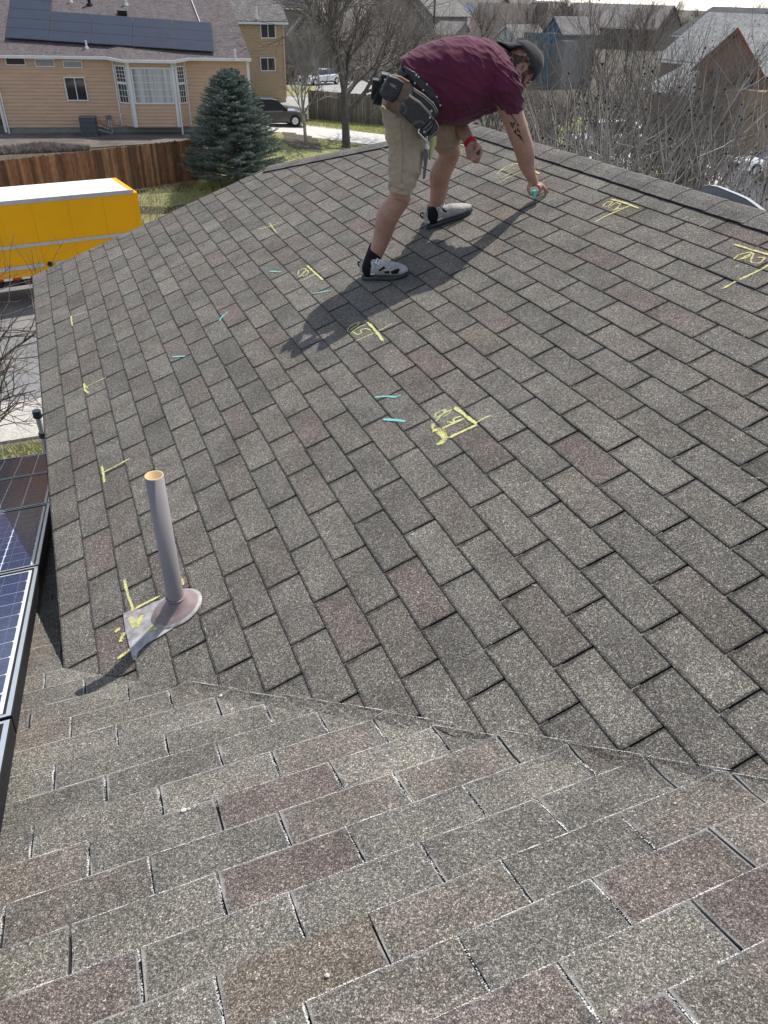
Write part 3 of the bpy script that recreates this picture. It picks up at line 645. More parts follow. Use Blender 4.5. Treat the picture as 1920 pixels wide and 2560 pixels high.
# ================================================================= WOODEN FENCE
M_fence = mat('stained_cedar', (.21, .105, .050), .9, .2, 1.6, .2, col2=(.075, .040, .024), fine=9, stretch=(4, 4, .5))
def fence(name, label, P0, P1, z0f, hgt, pw, m, side=1, group=None, grain=0):
    P0, P1 = np.array(P0, float), np.array(P1, float); L = np.linalg.norm(P1[:2] - P0[:2]); n = int(L / pw)
    f = Fr((P0[0], P0[1], 0), (P1 - P0)[:2]); ro = empty(name, (P0[0], P0[1], z0f(0)), label, 'fence', group)
    for k in range(n):
        s = k * pw; z = z0f((s + pw / 2) / L); h = hgt * (1 + .008 * rng.normal()); o_ = .004 * rng.normal()
        b = MB(); b.prism([(s + .004, o_, z), (s + pw - .004, o_, z), (s + pw - .004, o_, z + h - .04), (s + pw * .75, o_, z + h), (s + pw * .25, o_, z + h), (s + .004, o_, z + h - .04)], (0, .02, 0), f)
        b.build('picket', m[rng.integers(len(m))], ro)
    for zz_ in (.35, hgt - .35):
        b = MB(); b.prism([(0, -.06, z0f(0) + zz_), (0, -.01, z0f(0) + zz_), (0, -.01, z0f(0) + zz_ + .09), (0, -.06, z0f(0) + zz_ + .09)], (0, 0, 0), f)
        v = [f((0, -.06, z0f(0) + zz_)), f((0, -.012, z0f(0) + zz_)), f((0, -.012, z0f(0) + zz_ + .09)), f((0, -.06, z0f(0) + zz_ + .09)), f((L, -.06, z0f(1) + zz_)), f((L, -.012, z0f(1) + zz_)), f((L, -.012, z0f(1) + zz_ + .09)), f((L, -.06, z0f(1) + zz_ + .09))]
        mesh('rail', v, [(0, 1, 2, 3), (7, 6, 5, 4), (0, 4, 5, 1), (1, 5, 6, 2), (2, 6, 7, 3), (3, 7, 4, 0)], m[0], ro)
    for k in range(int(L / 2.4) + 1):
        s = k * 2.4; z = z0f(s / L); b = MB(); b.box((s, -.15, z), (s + .09, -.06, z + hgt - .05), f); b.build('post', m[0], ro)
    return ro
M_fen = [mat('stained_cedar_%s' % w_, c_, .9, .2, 1.6, .2, col2=c2_, fine=9, stretch=(4, 4, .5)) for w_, c_, c2_ in (('a', (.38, .19, .095), (.15, .08, .045)), ('b', (.27, .135, .07), (.12, .065, .04)), ('c', (.46, .26, .13), (.21, .115, .06)), ('d', (.20, .11, .06), (.09, .055, .035)))]
fA = atD(-260, 425, 35.0); fA = np.array([fA[0], fA[1]]); fB = atD(516, 447, 40.7)[:2]; fL = atD(0, 400, 36.6)[:2]
ddir = (fB - fL) / np.linalg.norm(fB - fL); fA = fL - ddir * 6
zt0 = CAM[2] - .1607 * 36.6; zt1 = CAM[2] - .1436 * 40.7; Lf = np.linalg.norm(fB - fA)
zl = lambda t: zt0 + (zt1 - zt0) * (t * Lf - 6) / (Lf - 6) - 1.83
fence('wooden_fence', 'reddish-brown picket fence in front of the tan house', fA, fB, zl, 1.83, .14, M_fen)
M_wf = [mat('weathered_grey_board_%s' % w_, c_, .9, .15, 1.6, .2, fine=9, stretch=(4, 4, .5)) for w_, c_ in (('a', (.20, .185, .165)), ('b', (.15, .14, .125)))]
wa = atD(770, 303, 57.5); wb_ = atD(965, 322, 54.0); G0 = float(G(wa[0], wa[1])) ; G1 = float(G(wb_[0], wb_[1]))
wa = atG(772, 300); wb_ = atG(985, 318)
fence('grey_fence', 'weathered grey board fence beside the pale driveway behind the large bare tree', wa[:2], wb_[:2], lambda t: wa[2] + (wb_[2] - wa[2]) * t, 2.0, .15, M_wf)
# ================================================================= YELLOW BOX TRUCK
M_yel = mat('yellow_paint', (.92, .43, .004), .5, .03, .8, coat=.0, spec=.2); M_trw = mat('white_truck_roof', (.80, .80, .79), .5, .03, 1.2); M_alu = mat('aluminium_rail', (.58, .58, .60), .35, .06, 4, metal=.5)
M_blk = mat('black_rubber', (.018, .018, .02), .8, .15, 6); M_red = mat('red_reflector', (.55, .03, .02), .4, .05, 5); M_ywf = mat('chassis_black', (.03, .03, .032), .7, .1, 4)
T1 = atZ(342, 474, CAM[2] - 6.1); T0 = atZ(0, 505, CAM[2] - 6.1); tf = Fr((T1[0], T1[1], -8.24), (T1 - T0)[:2])   # origin at right end; along u to the right
M_yseam = mat('seam_yellow', (.50, .24, .004), .6, .1, 3)
tr = empty('box_truck', tf.O, 'yellow box truck with a white roof parked on the street beside the lawn', 'truck')
H = CAM[2] - 6.1 + 8.24; LB = 7.6; bz = 1.05
b = MB(); b.box((-LB, -2.44, bz), (-.16, 0, H - .10), tf).build('cargo_box', M_yel, tr)
b = MB(); b.box((-LB + .02, -2.42, H - .099), (-.30, -.03, H - .0), tf).build('roof', M_trw, tr)
b = MB(); b.box((-.30, -2.42, H - .098), (-.12, -.03, H + .004), tf).box((-.16, -2.45, bz), (0, .01, H - .09), tf).build('corner_post', M_yel, tr)
b = MB(); b.box((-LB, -.03, H - .12), (-.17, .025, H + .012), tf).build('top_rail', M_alu, tr)
zm = lambda x, y: tf.at(x, y)[1]
z1_ = zm(0, 622); b = MB(); b.box((-LB, 0, z1_ - .05), (-.02, .04, z1_ + .06), tf).build('rub_rail', M_alu, tr)
z2_ = zm(0, 676); sA_ = tf.at(112, 662)[0]; b = MB(); b.box((-LB, 0, z2_ - .06), (sA_, .05, z2_ + .07), tf).box((tf.at(138, 656)[0], 0, z2_ - .06), (-.02, .05, z2_ + .07), tf).build('lower_rail', M_alu, tr)
sB_ = tf.at(125, 660)[0]; b = MB(); b.tube([tf((sB_, 0, z2_)), tf((sB_, .05, z2_))], .09, 14).build('side_lamp', M_blk, tr)
k = 0; s = -LB
while s < -.3:
    b = MB(); b.box((s, .0, bz + .002), (min(s + .29, -.18), .012, bz + .075), tf).build('reflector_tape', M_red if k % 2 else M_trw, tr); s += .3; k += 1
for k in range(6): b = MB(); b.box((-1.3 - k * 1.22, 0, bz + .08), (-1.292 - k * 1.22, .004, H - .13), tf).build('panel_seam', M_yseam, tr)
b = MB()
for k in range(int(LB / .4)): b.tube([tf((-.35 - k * .4, .0, H - .19)), tf((-.35 - k * .4, .012, H - .19))], .012, 6)
b.build('rivets', M_alu, tr)['kind'] = 'stuff'
b = MB(); b.box((-LB - 2.0, -1.7, .62), (-.2, -.7, 1.04), tf).build('chassis', M_ywf, tr)
def wheel(parent, fr_, s, out0, out1, r, name='wheel'):
    b = MB(); b.tube([fr_((s, out0, r)), fr_((s, out0 + (out1 - out0) * .15, r)), fr_((s, out1 - (out1 - out0) * .15, r)), fr_((s, out1, r))], [r * .93, r, r, r * .93], 22); wl = b.build(name, M_blk, parent)
    b = MB(); b.tube([fr_((s, out1 - .02, r)), fr_((s, out1 + .008, r))], [r * .6, r * .56], 14); 
    for q in range(5):
        a = q * 2 * math.pi / 5; b.tube([fr_((s + r * .1 * math.cos(a), out1 + .01, r + r * .1 * math.sin(a))), fr_((s + r * .5 * math.cos(a), out1 + .012, r + r * .5 * math.sin(a)))], .03, 4)
    b.build('rim', M_alu, wl); return wl
for s in (-1.6, -LB - 1.4):
    for o0, o1 in ((-.35, -.08), (-2.36, -2.09)): wheel(tr, tf, s, o0, o1, .48)
b = MB(); b.prism([(-LB - .1, -2.25, .6), (-LB - .1, -2.25, 2.45), (-LB - 1.1, -2.25, 2.4), (-LB - 1.6, -2.25, 1.6), (-LB - 2.5, -2.25, 1.4), (-LB - 2.6, -2.25, .6)], (0, 2.1, 0), tf).build('cab', M_yel, tr)
# ================================================================= HOUSES BEYOND
def hmat(n, c, **k): return mat(n, tuple(min(.6, x * 1.3) for x in c), .8, .08, 1.0, .05, **k)
def shell(name, label, O, u, L, W, hw, rise, mw, mr, ov=.4, gable_front=False, lapn=0, mtrim=None, cat='house'):
    """a house with a facade frame: along u length L, depth W; ridge along u, or front to back when gable_front"""
    f = Fr(O, u); h = empty(name, f.O, label, cat); mtrim = mtrim or M_white
    b = MB()
    if gable_front: b.prism([(0, 0, -2), (L, 0, -2), (L, 0, hw), (L / 2, 0, hw + rise * .98), (0, 0, hw)], (0, -W, 0), f)
    else: b.prism([(0, 0, -2), (0, 0, hw), (0, -W / 2, hw + rise * .98), (0, -W, hw), (0, -W, -2)], (L, 0, 0), f)
    b.build('wall', mw, h)
    t = .14
    if gable_front:
        s = rise / (L / 2); e = ov * s
        for a, c_ in ((-ov, L / 2), (L + ov, L / 2)):
            b = MB(); b.prism([(a, ov, hw - e), (c_, ov, hw + rise), (c_, ov, hw + rise + t), (a, ov, hw - e + t)], (0, -W - 2 * ov, 0), f); b.build('roof', mr, h)
            b = MB(); b.prism([(a, ov + .03, hw - e - .08), (c_, ov + .03, hw + rise - .08), (c_, ov + .03, hw + rise + t - .02), (a, ov + .03, hw - e + t - .02)], (0, -.06, 0), f); b.build('rake_board', mtrim, h)
    else:
        s = rise / (W / 2); e = ov * s
        for a, c_ in ((ov, -W / 2), (-W - ov, -W / 2)):
            b = MB(); b.prism([(-ov, a, hw - e), (-ov, c_, hw + rise), (-ov, c_, hw + rise + t), (-ov, a, hw - e + t)], (L + 2 * ov, 0, 0), f); b.build('roof', mr, h)
        b = MB(); b.box((-ov, ov, hw - e - .10), (L + ov, ov + .08, hw - e + .06), f).build('fascia', mtrim, h)
    if lapn: siding(f, 0, L, 0, hw, lapn, mw, h)
    return f, h
def hwin(f, h, x0, y0, x1, y1, mull=1, grid=None, curtain=None, fw=.07, mframe=None):
    a = f.at(x0, (y0 + y1) / 2)[0]; c_ = f.at(x1, (y0 + y1) / 2)[0]; zt = f.at((x0 + x1) / 2, y0)[1]; zb = f.at((x0 + x1) / 2, y1)[1]
    return window(f, a, zb, c_, zt, h, mull=mull, grid=grid, curtain=curtain, fw=fw, mframe=mframe)
def garage(f, h, x0, y0, x1, y1, m=None):
    a = f.at(x0, (y0 + y1) / 2)[0]; c_ = f.at(x1, (y0 + y1) / 2)[0]; zt = f.at((x0 + x1) / 2, y0)[1]; zb = zt - 2.15
    fr2 = MB(); fr2.box((a - .1, 0, zb), (c_ + .1, .03, zt + .1), f); g_ = fr2.build('garage_door', m or M_white, h)
    for k in range(4):
        z = zb + k * (zt - zb) / 4; b = MB(); b.box((a, .03, z + .02), (c_, .06, z + (zt - zb) / 4 - .02), f); b.build('door_panel', m or M_white, g_)
    n = 8
    for k in range(n):
        s = a + (k + .2) * (c_ - a) / n; b = MB(); b.box((s, .06, zt - .42), (s + (c_ - a) / n * .6, .07, zt - .14), f); b.build('pane', M_glass, g_)
    return g_
M_och = M_tanL
# two-storey tan house (right edge vertical at px 705)
P1 = atD(707, 60, 75); P0 = atD(560, 60, 73.5)
O_ = np.array([P0[0], P0[1], -6.0]); u_ = (P1 - P0)[:2]; L_ = np.linalg.norm(u_)
hw_ = CAM[2] - .0248 * 75 + .05 + 6.0
f2, h2 = shell('ochre_house', 'two-storey ochre house with white sliding windows just behind the tan house', O_ - np.array([*(u_ / L_ * 3.5), 0]), u_, L_ + 3.5, 9, hw_, 3.4, M_tanL, M_greyroof, ov=.35, lapn=0)
siding(f2, 0, L_ + 3.5, .0, hw_, 26, M_tanL, h2)
hwin(f2, h2, 650, 48, 688, 96, 1); hwin(f2, h2, 650, 143, 688, 178, 1)
MB().box((L_ + 3.42, .02, 0), (L_ + 3.56, .08, hw_), f2).build('corner_trim', M_tan, h2)
sd_, zd_ = f2.at(592, 100); 
b = MB(); q = atD(641, 28, 74); b.tube([q - [0, 0, .5], q, q + [0, 0, .35]], .07, 6).build('roof_vent', M_white, h2)
# long low brown-grey roofed house behind the big tree
def placed(px0, px1, D0, D1, ze_px, zbase, gable_front=False, **k):
    """facade between two picture columns at two distances; eave height from a picture row"""
    A_ = atD(px0, ze_px, D0); B_ = atD(px1, ze_px, D1); u = (B_ - A_)[:2]; ze = (A_[2] + B_[2]) / 2
    return dict(O=np.array([A_[0], A_[1], zbase]), u=u, L=float(np.linalg.norm(u)), hw=float(ze - zbase))
M_bgw = hmat('grey_brown_wall', (.17, .145, .12)); M_bgr = mat('taupe_roof', (.24, .215, .20), .95, .1, 1.0, .1, fine=5); M_slate = mat('slate_blue_roof', (.12, .13, .15), .95, .1, 1, .1, fine=5)
p = placed(735, 868, 104, 98, 80, -7); f3, h3 = shell('taupe_house', 'low taupe-roofed house with a dark front gable behind the largest bare tree', p['O'], p['u'], p['L'], 15, p['hw'], 5.2, M_bgw, M_bgr, ov=.6)
p = placed(742, 818, 99, 97, 74, -7); f3b = Fr(p['O'], p['u']); b = MB(); b.prism([(-.3, 0, p['hw'] - .5), (p['L'] + .3, 0, p['hw'] - .5), (p['L'] / 2, 0, p['hw'] + 1.7)], (0, -6, 0), f3b).build('front_gable', M_bgw, h3)
for a, c_ in ((-.9, p['L'] / 2), (p['L'] + .9, p['L'] / 2)): b = MB(); b.prism([(a, .5, p['hw'] - .75), (c_, .5, p['hw'] + 1.8), (c_, .5, p['hw'] + 2.0), (a, .5, p['hw'] - .5)], (0, -6.5, 0), f3b).build('gable_roof', M_bgr, h3)
garage(f3, h3, 790, 92, 845, 118, M_bgw)
p = placed(690, 850, 135, 125, 18, -7); shell('slate_roofed_house', 'far house with a slate-blue roof behind the taupe-roofed house', p['O'], p['u'], p['L'], 14, p['hw'], 4.5, M_bgw, M_slate)
# grey two-storey with white garage door
M_grw = hmat('grey_siding', (.21, .20, .185)); M_grr = mat('warm_grey_roof', (.22, .205, .19), .95, .1, 1, .1, fine=5)
p = placed(1003, 1086, 142, 138, 36, -7.3); f4, h4 = shell('grey_garage_house', 'grey two-storey house with a wide white garage door above the worker', p['O'], p['u'], p['L'], 9, p['hw'], 2.4, M_grw, M_grr, gable_front=True)
hwin(f4, h4, 1050, 41, 1064, 61, 1, (4, 4), M_blind); hwin(f4, h4, 1017, 40, 1029, 63, 1, None, M_blind)
p = placed(985, 1135, 139, 134, 84, -7.3); f4b = Fr(p['O'], p['u']); b = MB(); b.box((0, -2, -1), (p['L'], 0, p['hw']), f4b).build('front_wall', M_grw, h4)
b = MB(); b.prism([(-.4, .5, p['hw'] - .1), (-.4, -3, p['hw'] + 1.5), (-.4, -3, p['hw'] + 1.7), (-.4, .5, p['hw'] + .1)], (p['L'] + .8, 0, 0), f4b).build('porch_roof', M_grr, h4)
MB().box((-.4, .5, p['hw'] - .12), (p['L'] + .4, .58, p['hw'] + .12), f4b).build('porch_fascia', hmat('beige_trim', (.40, .36, .30)), h4)
garage(f4b, h4, 998, 116, 1076, 148); hwin(f4b, h4, 1096, 88, 1122, 117, 2, None, M_blind)
# tan house with bright solar panels
M_tn2 = hmat('far_tan_wall', (.36, .27, .17)); M_bl = hmat('light_blue_siding', (.22, .30, .48)); M_pbl = hmat('pale_blue_siding', (.42, .47, .55))
p = placed(1092, 1205, 178, 170, 44, -8.2); f5, h5 = shell('solar_roofed_house', 'far tan house with a bright blue row of solar panels on its grey roof', p['O'], p['u'], p['L'], 12, p['hw'], 3.2, M_tn2, M_grr)
M_pv2 = mat('blue_solar_glass', (.16, .20, .30), .2, .1, 1, spec=.8)
for r_ in range(2):
    for k in range(5):
        s0 = 1.5 + k * 1.72; t0 = .5 + r_ * 1.5
        def rr(s, t): return f5((s, .4 - t, p['hw'] - .2 + .1 + (t) * (3.2 / 6) + .12))
        mesh('roof_panel', [rr(s0, t0), rr(s0 + 1.66, t0), rr(s0 + 1.66, t0 + 1.42), rr(s0, t0 + 1.42)], [(0, 1, 2, 3)], M_pv2, h5)
p = placed(1200, 1232, 176, 174, 42, -8.2); shell('white_trimmed_house', 'small far gable house with bright white rake boards right of the blue solar panels', p['O'], p['u'], p['L'], 8, p['hw'], 2.3, M_grw, M_grr, gable_front=True)
b = MB(); q = atD(1226, 50, 172); b.box(tuple(q - [.9, .3, .7]), tuple(q + [.9, .3, .7])); o_ = b.build('billboard', hmat('pale_lilac_board', (.42, .43, .50)))
tag(o_, 'small pale square board standing above the far roofs', 'board')
p = placed(1130, 1180, 152, 150, 76, -7.8); f6, h6 = shell('light_blue_house', 'light blue gabled house directly above the worker\'s shoulders', p['O'], p['u'], p['L'], 9, p['hw'], 2.3, M_bl, M_bgr, gable_front=True)
hwin(f6, h6, 1161, 102, 1166, 112, 0)
p = placed(1165, 1300, 149, 146, 94, -7.8); shell('brown_roofed_house', 'long brown-roofed low house between the light blue gable and the worker\'s cap', p['O'], p['u'], p['L'], 12, p['hw'], 4.6, M_grw, mat('brown_roof', (.19, .155, .135), .95, .1, 1, .1, fine=5))
p = placed(1243, 1291, 128, 126, 90, -7.5); shell('pale_gabled_house', 'small pale blue gabled house just behind the worker\'s cap', p['O'], p['u'], p['L'], 7, p['hw'], 1.25, M_pbl, M_grr, gable_front=True)
p = placed(1240, 1300, 255, 250, 40, -8.5); shell('beige_house', 'beige gabled house on the far skyline left of the brick chimney block', p['O'], p['u'], p['L'], 12, p['hw'], 4.0, hmat('far_beige', (.40, .35, .28)), M_bgr, gable_front=True)
p = placed(1300, 1372, 245, 240, 42, -8.5); f7, h7 = shell('chimney_house', 'far beige house with a broad square chimney block on the skyline', p['O'], p['u'], p['L'], 12, p['hw'], 3.4, hmat('far_sand', (.36, .31, .25)), M_bgr)
q = atD(1348, 20, 243); MB().box(tuple(q - [2.1, 1, 3]), tuple(q + [2.1, 1, 1.2])).build('chimney', M_bgw, h7)
p = placed(1390, 1640, 215, 205, 66, -8.5); shell('long_roofed_house', 'long grey-brown roof on the skyline behind the bare trees', p['O'], p['u'], p['L'], 16, p['hw'], 4.2, M_bgw, M_bgr)
M_db = hmat('dark_blue_siding', (.05, .10, .14))
p = placed(1366, 1408, 100, 98, 78, -7); f8, h8 = shell('dark_blue_house', 'dark blue house with a small pointed dormer right of the worker\'s cap', p['O'], p['u'], p['L'], 5, p['hw'], 1.25, M_grw, M_grr, gable_front=True, mtrim=M_db)
MB().prism([(.2, .02, p['hw'] - .1), (p['L'] - .2, .02, p['hw'] - .1), (p['L'] / 2, .02, p['hw'] + 1.0)], (0, -.1, 0), f8).build('gable_panel', M_db, h8)
p = placed(1316, 1392, 98, 96, 92, -7); f8b = Fr(p['O'], p['u']); MB().box((-.2, -.1, p['hw'] - .3), (p['L'], .2, p['hw'] + .35), f8b).build('porch_beam', M_db, h8)
for k in (0.1, .42, .72): MB().box((k * p['L'], -.1, -.5), (k * p['L'] + .55, .15, p['hw'] - .3), f8b).build('porch_column', M_db, h8)
MB().box((0, -4, -1), (p['L'] + .5, -1.2, p['hw'] - .3), f8b).build('wall', M_grw, h8)
# right hand cluster
M_cr = hmat('cream_wall', (.50, .48, .43)); M_dr = mat('dark_grey_roof', (.11, .11, .12), .95, .1, 1, .1, fine=5); M_lr = mat('light_grey_roof', (.30, .30, .29), .95, .1, 1, .1, fine=5)
p = placed(1690, 1822, 112, 104, 88, -7); shell('dark_roofed_house', 'cream two-storey house with a dark grey roof behind the right-hand trees', p['O'], p['u'], p['L'], 9, p['hw'], 2.6, hmat('pale_lilac_wall', (.42, .42, .47)), M_dr)
p = placed(1855, 1960, 92, 86, 100, -7); shell('pale_grey_blue_house', 'pale blue-grey house at the right edge above the brown gable', p['O'], p['u'], p['L'], 9, p['hw'], 1.2, hmat('grey_blue_wall', (.30, .34, .37)), M_dr)
p = placed(1655, 1835, 76, 71, 150, -6.6); shell('light_roofed_house', 'house with a broad light grey roof left of the brown gable', p['O'], p['u'], p['L'], 9, p['hw'], 3.0, M_bgw, M_lr)
M_brw = mat('brown_lap_siding', (.20, .135, .095), .8, .07, 1, .1); M_rt = hmat('red_brown_trim', (.16, .05, .03))
gA = atD(1757, 150, 61.0); gB = atD(1916, 178, 57.5); zg_ = (gA[2] + gB[2]) / 2; base_ = -6.6
f9, h9 = shell('brown_gabled_house', 'brown gabled house with red-brown trim at the right edge behind bare branches', np.array([gA[0], gA[1], base_]), (gB - gA)[:2], float(np.linalg.norm((gB - gA)[:2])), 9, zg_ - base_ - .2, 2.1, M_brw, M_lr, gable_front=True, mtrim=M_rt)
siding(f9, 0, float(np.linalg.norm((gB - gA)[:2])), 0, zg_ - base_ - .4, 24, M_brw, h9)
hwin(f9, h9, 1770, 176, 1802, 222, 1, mframe=M_rt); hwin(f9, h9, 1857, 184, 1884, 240, 0, mframe=M_rt)
L9 = float(np.linalg.norm((gB - gA)[:2]))
b = MB(); b.box((-5.5, -8, -.5), (-.05, -1.2, 2.9), f9).build('garage_wall', M_brw, h9)
b = MB(); b.prism([(-6, -.6, 2.8), (-6, -4.6, 4.4), (-6, -4.6, 4.55), (-6, -.6, 2.95)], (6.2, 0, 0), f9).build('garage_roof', M_lr, h9)
garage(f9, h9, 1700, 258, 1748, 300, M_brw)
MB().box((L9 * .55, .06, 0), (L9 * .55 + .2, .2, 3.9), f9).build('corner_trim', M_rt, h9)
b = MB(); b.box((L9 * .55 + .2, 0, -.5), (L9 + 5, 1.6, 4.0), f9).build('side_wall', mat('ochre_side', (.27, .19, .11), .8, .07, 1, .1), h9)
# dark doorway left of the tan house (orange-brown neighbour)
p = placed(-190, -4, 58, 57, 150, -5.6); shell('orange_brown_house', 'sliver of an orange-brown house beyond the left corner of the tan house', p['O'], p['u'], p['L'], 8, p['hw'], 3, hmat('orange_brown_wall', (.30, .16, .07)), M_roofL)
# ================================================================= VEHICLES
def car(name, label, P, ang, L=4.7, Wd=1.84, Hh=1.46, kind='sedan', paint=None, group=None, cat='car'):
    u = (math.cos(ang), math.sin(ang)); O = np.array([P[0], P[1], P[2]]) - np.array([u[0], u[1], 0]) * L / 2 - np.array([u[1], -u[0], 0]) * (Wd / 2)
    f = Fr(O, u); root = empty(name, P, label, cat, group)     # s: tail(0)..nose(L) ; out 0..Wd
    h = Hh
    if kind == 'sedan': lo = [(0, .40), (.02, .62), (.14, .66), (.30, .66), (.62, .64), (.80, .58), (.98, .46), (1.0, .25)]; cab = [(.12, .65), (.27, .97), (.36, 1.0), (.52, .98), (.72, .64)]
    elif kind == 'suv': lo = [(0, .36), (.01, .58), (.14, .60), (.30, .60), (.66, .60), (.84, .58), (.985, .48), (1.0, .25)]; cab = [(.02, .58), (.06, .93), (.16, 1.0), (.50, .98), (.58, .94), (.72, .60)]
    else: lo = [(0, .38), (.005, .58), (.14, .58), (.34, .58), (.60, .58), (.80, .58), (.985, .52), (1.0, .28)]; cab = [(.34, .57), (.37, .95), (.42, 1.0), (.60, .98), (.72, .58)]
    # body loft: columns across width
    xs = [0.0, .03, .12, .5, .88, .97, 1.0]; dz = [-.16, -.05, -.01, .02, -.01, -.05, -.16]; ins = [0, 0, 0, 0, 0, 0, 0]
    V, Fc = [], []
    for s, t in lo:
        tap = 1 - .07 * (abs(s - .5) * 2) ** 3
        for x, d_ in zip(xs, dz): V.append(f((s * L, (.5 + (x - .5) * tap) * Wd, max(.22, (t + d_ * .35) * h))))
    n = len(xs)
    for i in range(len(lo) - 1):
        for j in range(n - 1): a = i * n + j; Fc.append((a, a + n, a + n + 1, a + 1))
    # sides down to the sill
    m = len(V)
    for i, (s, t) in enumerate(lo):
        tap = 1 - .07 * (abs(s - .5) * 2) ** 3
        for x in (0, 1): V.append(f((s * L, (.5 + (x - .5) * tap) * Wd, .30)))
    for i in range(len(lo) - 1):
        Fc.append((i * n, m + 2 * i, m + 2 * i + 2, (i + 1) * n)); Fc.append(((i + 1) * n + n - 1, m + 2 * i + 3, m + 2 * i + 1, i * n + n - 1)); Fc.append((m + 2 * i, m + 2 * i + 1, m + 2 * i + 3, m + 2 * i + 2))
    Fc.append(tuple(range(n)) + (m + 1, m)); e = (len(lo) - 1) * n; Fc.append(tuple(range(e + n - 1, e - 1, -1)) + (m + 2 * len(lo) - 2, m + 2 * len(lo) - 1))
    mesh('body', V, Fc, paint, root)
    V, Fc = [], []
    for s, t in cab:
        ti = .09 + .13 * (t - .57) / .43
        for x in (ti * .9, ti * 1.25, .5, 1 - ti * 1.25, 1 - ti * .9): V.append(f((s * L, x * Wd, t * h * (1.0 if .2 < x < .8 else .985))))
    for i in range(len(cab) - 1):
        for j in range(4): a = i * 5 + j; Fc.append((a, a + 5, a + 6, a + 1))
        sl_ = [i * 5, (i + 1) * 5]
    k0 = len(V)
    for s, t in cab:
        for x in (.06, .94): V.append(f((s * L, x * Wd, .56 * h)))
    for i in range(len(cab) - 1): Fc.append((i * 5, k0 + 2 * i, k0 + 2 * i + 2, (i + 1) * 5)); Fc.append(((i + 1) * 5 + 4, k0 + 2 * i + 3, k0 + 2 * i + 1, i * 5 + 4))
    # roof panel painted, rest glass
    nf = (len(cab) - 1) * 4; mi = []
    for i in range(len(cab) - 1):
        top = min(cab[i][1], cab[i + 1][1]) > .92
        mi += [0 if top else 1] * 4
    mi += [1] * (2 * (len(cab) - 1))
    mesh('glasshouse', V, Fc, None, root, False, [paint, M_glass], mi)
    for x in (.03, .97):
        for s in (cab[0][0] + .06, (cab[0][0] + cab[-1][0]) / 2, cab[-1][0] - .09):
            pass
    for s in (.17 * L, .81 * L):
        r = .34 if kind == 'sedan' else .40
        for o0, o1 in ((Wd - .22, Wd + .012),): wheel(root, f, s, o0, o1, r)
        for o0, o1 in ((.22, -.012),): wheel(root, f, s, o0, o1, r)
    for x in (.10, .90):
        b = MB(); b.box((L * .955, x * Wd - .17, .60 * .78 * h), (L * .995, x * Wd + .17, .60 * .98 * h), f).build('headlight', M_alu, root)
        b = MB(); b.box((-.01, x * Wd - .15, .48 * h), (L * .012, x * Wd + .15, .58 * h), f).build('tail_light', M_red, root)
        b = MB(); b.box((cab[-1][0] * L - .25, (x * 1.1 - .05) * Wd - .1, .62 * h), (cab[-1][0] * L - .05, (x * 1.1 - .05) * Wd + .1, .71 * h), f).build('mirror', paint, root)
    b = MB(); b.box((L * .985, .22 * Wd, .26), (L * 1.003, .78 * Wd, .42 * h), f).build('grille', M_dark, root)
    for o_ in (-.012, Wd + .002):
        b = MB(); b.box((.27 * L, o_, .30), (.71 * L, o_ + .01, .38), f).build('sill_trim', M_dark, root)
    return root
def paint(n, c, r=.3): return mat(n, c, r, .03, 1, coat=.6, spec=.5)
Pm_dark = paint('dark_grey_paint', (.045, .045, .048)); Pm_white = paint('white_paint', (.78, .78, .78)); Pm_silver = paint('silver_paint', (.40, .41, .42)); Pm_blk = paint('black_paint', (.02, .022, .025)); Pm_blue = paint('blue_grey_paint', (.16, .21, .28))
def road(px, py, h=.0): P = atG(px, py); P[2] += h + .05; return P
def caz(P): return math.atan2(P[0] - CAM[0], P[1] - CAM[1])
P = road(722, 318); car('parked_suv', 'dark grey sport utility vehicle on the pale driveway right of the spruce', P + [-1.15, .5, 0], math.radians(180 + 2 - 184), 4.9, 1.95, 1.78, 'suv', Pm_dark)
P = road(838, 166); car('pickup_truck', 'black pickup truck facing the camera in front of the taupe-roofed house', P, -math.pi / 2 - .15, 5.6, 2.0, 1.9, 'pickup', Pm_blk)
P = road(798, 160); car('white_suv', 'white sport utility vehicle left of the black pickup truck', P, -math.pi / 2 - .2, 4.8, 1.9, 1.75, 'suv', Pm_white)
P = road(800, 212); car('white_sedan', 'long white sedan parked on the side street behind the large bare tree', P, math.radians(205), 4.9, 1.85, 1.45, 'sedan', Pm_white)
P = road(960, 152); car('blue_sedan', 'pale blue-grey sedan in the distance left of the white garage door', P, math.radians(190), 4.6, 1.8, 1.5, 'sedan', Pm_blue)
P = road(1500, 378); car('silver_suv', 'silver-white sport utility vehicle half hidden by the bare tree behind the ridge', P, math.radians(200), 4.7, 1.9, 1.7, 'suv', paint('pearl_paint', (.60, .60, .62)))
P = road(1668, 380); car('white_saloon', 'white car behind the branches in front of the brown garage', P, math.radians(-14), 4.7, 1.85, 1.46, 'sedan', Pm_white)
P = road(1905, 442); car('white_compact_car', 'white car at the right edge of the picture on the pale street', P + [.9, .5, 0], math.radians(168), 4.6, 1.8, 1.42, 'sedan', Pm_white)
